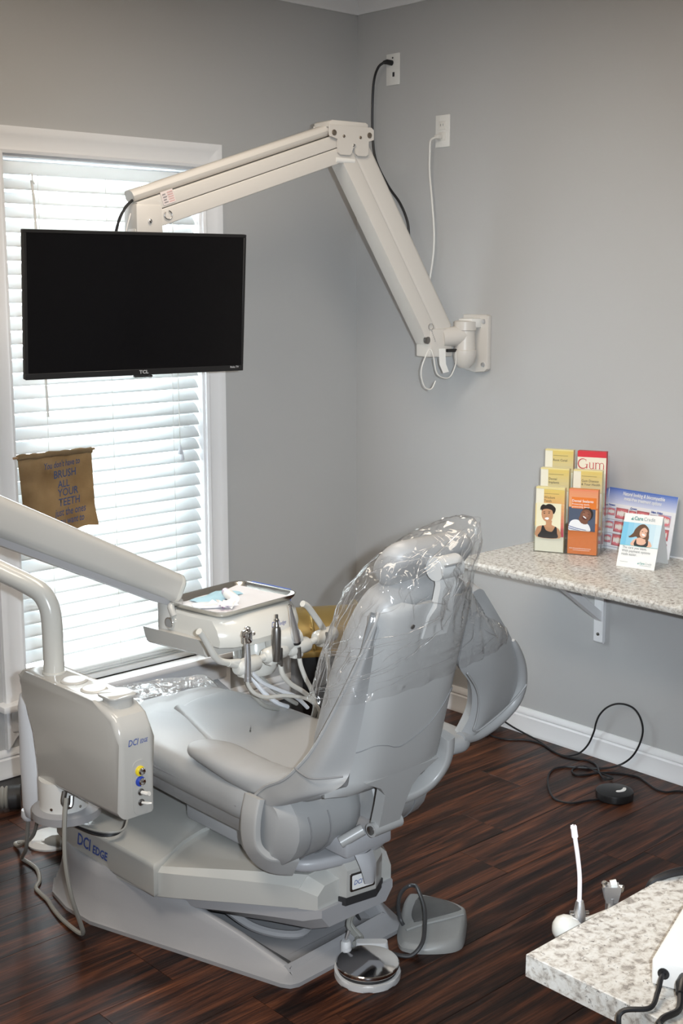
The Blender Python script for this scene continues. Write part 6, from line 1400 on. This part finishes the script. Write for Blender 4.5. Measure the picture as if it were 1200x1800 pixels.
b0 = Vector((-2.034, -2.702, -0.0385))
obj('handle', tube([b0 + Vector((0, 0, 0.70)), b0 + Vector((0.0, 0, 0.775))], 0.0085, 14), M_alu, sy)
obj('head', loft([[b0 + rgt * u + Vector((fwd.x, fwd.y, 0)).normalized() * v + Vector((0, 0, z)) for u, v in ((-w, -0.008), (w, -0.008), (w, 0.010), (-w, 0.010))] for z, w in ((0.768, 0.0085), (0.786, 0.0125), (0.793, 0.0120))]), M_alu, sy, angle=30)
obj('cream_button', tube([b0 + rgt * -0.002 + Vector((0, 0, 0.7945)), b0 + rgt * 0.007 + Vector((0, 0, 0.7965))], 0.0062, 12), M_cream, sy)
obj('water_button', lathe([(0.0062, 0), (0.0062, 0.005), (0.003, 0.007)], b0 + rgt * 0.012 + Vector((0, 0, 0.788)), rgt * 0.8 - fwd * 0.5, 12), M_chrome, sy)
obj('tip_nut', lathe([(0.005, 0), (0.005, 0.006), (0.003, 0.008)], b0 + rgt * -0.010 + Vector((0, 0, 0.792)), (-0.3, 0, 1), 8), M_chrome, sy)
# white device on the counter with two black leads
dv = thing('white_device', 'white electronic box on the near counter with black leads', 'device', (-2.12, -2.95, FZ))
de = Vector((math.cos(R(18)), math.sin(R(18)), 0)); dg = Vector((math.sin(R(18)), -math.cos(R(18)), 0))
D0 = Vector((-2.226, -2.897, FZ))
fD = frame(D0, de, dg, (0, 0, 1))
obj('housing', prism(rrect(0.30, 0.20, 0.004, 3, 0.15, 0.10), 0.002, 0.036, fD, 0.0025, 2), mat('device_white', (0.84, 0.83, 0.81), 0.3, bump=0.01), dv)
obj('foot_strip', prism(rect(0.004, 0.004, 0.296, 0.196), 0.0, 0.002, fD), M_gprint, dv, smooth=False)
obj('socket', lathe([(0.0075, -0.001), (0.0075, 0.0015), (0.006, 0.002), (0, 0.002)], fD(0.0, 0.016, 0.020), -de, 16), M_black, dv)
t = thing('device_power_lead', 'black lead running from the white device over the counter edge', 'lead', fD(0, 0.02, 0))
obj('lead', tube([fD(0.002, 0.016, 0.020), fD(-0.012, 0.016, 0.019), fD(-0.030, 0.017, 0.010), fD(-0.060, 0.016, 0.005), (-2.300, -2.906, FZ - 0.002), (-2.308, -2.908, FZ - 0.03), (-2.300, -2.91, 0.60), (-2.28, -2.92, 0.3), (-2.26, -2.95, 0.008)], 0.0032, 8, 8), M_cord, t)
t = thing('device_signal_lead', 'black lead with thick moulded plug at the front of the white device', 'lead', fD(0, 0.045, 0))
obj('plug', tube([fD(0.002, 0.044, 0.020), fD(-0.016, 0.044, 0.020), fD(-0.030, 0.045, 0.016)], [0.0095, 0.0090, 0.006], 14), M_black, t)
obj('lead', tube([fD(-0.028, 0.045, 0.016), fD(-0.050, 0.048, 0.006), (-2.292, -2.955, FZ + 0.004), (-2.305, -2.965, FZ - 0.02), (-2.30, -2.97, 0.5), (-2.29, -2.98, 0.01)], 0.0042, 8, 7), M_cord, t)
t = thing('far_edge_leads', 'two black leads lying over the far edge of the near counter', 'lead', (-1.93, -2.75, FZ))
for k in range(2):
    obj('lead', tube([(-1.80, -2.80 - 0.008 * k, FZ + 0.006), (-1.87, -2.775 - 0.012 * k, FZ + 0.008), (-1.925, -2.757 - 0.010 * k, FZ + 0.008), (-1.965, -2.742 - 0.004 * k, FZ + 0.004), (-1.985, -2.733, FZ - 0.012), (-1.99, -2.73, FZ - 0.08), (-1.985, -2.73, 0.3), (-1.98, -2.74, 0.008)], 0.0045, 8, 7), M_cord, t)
flush_text()
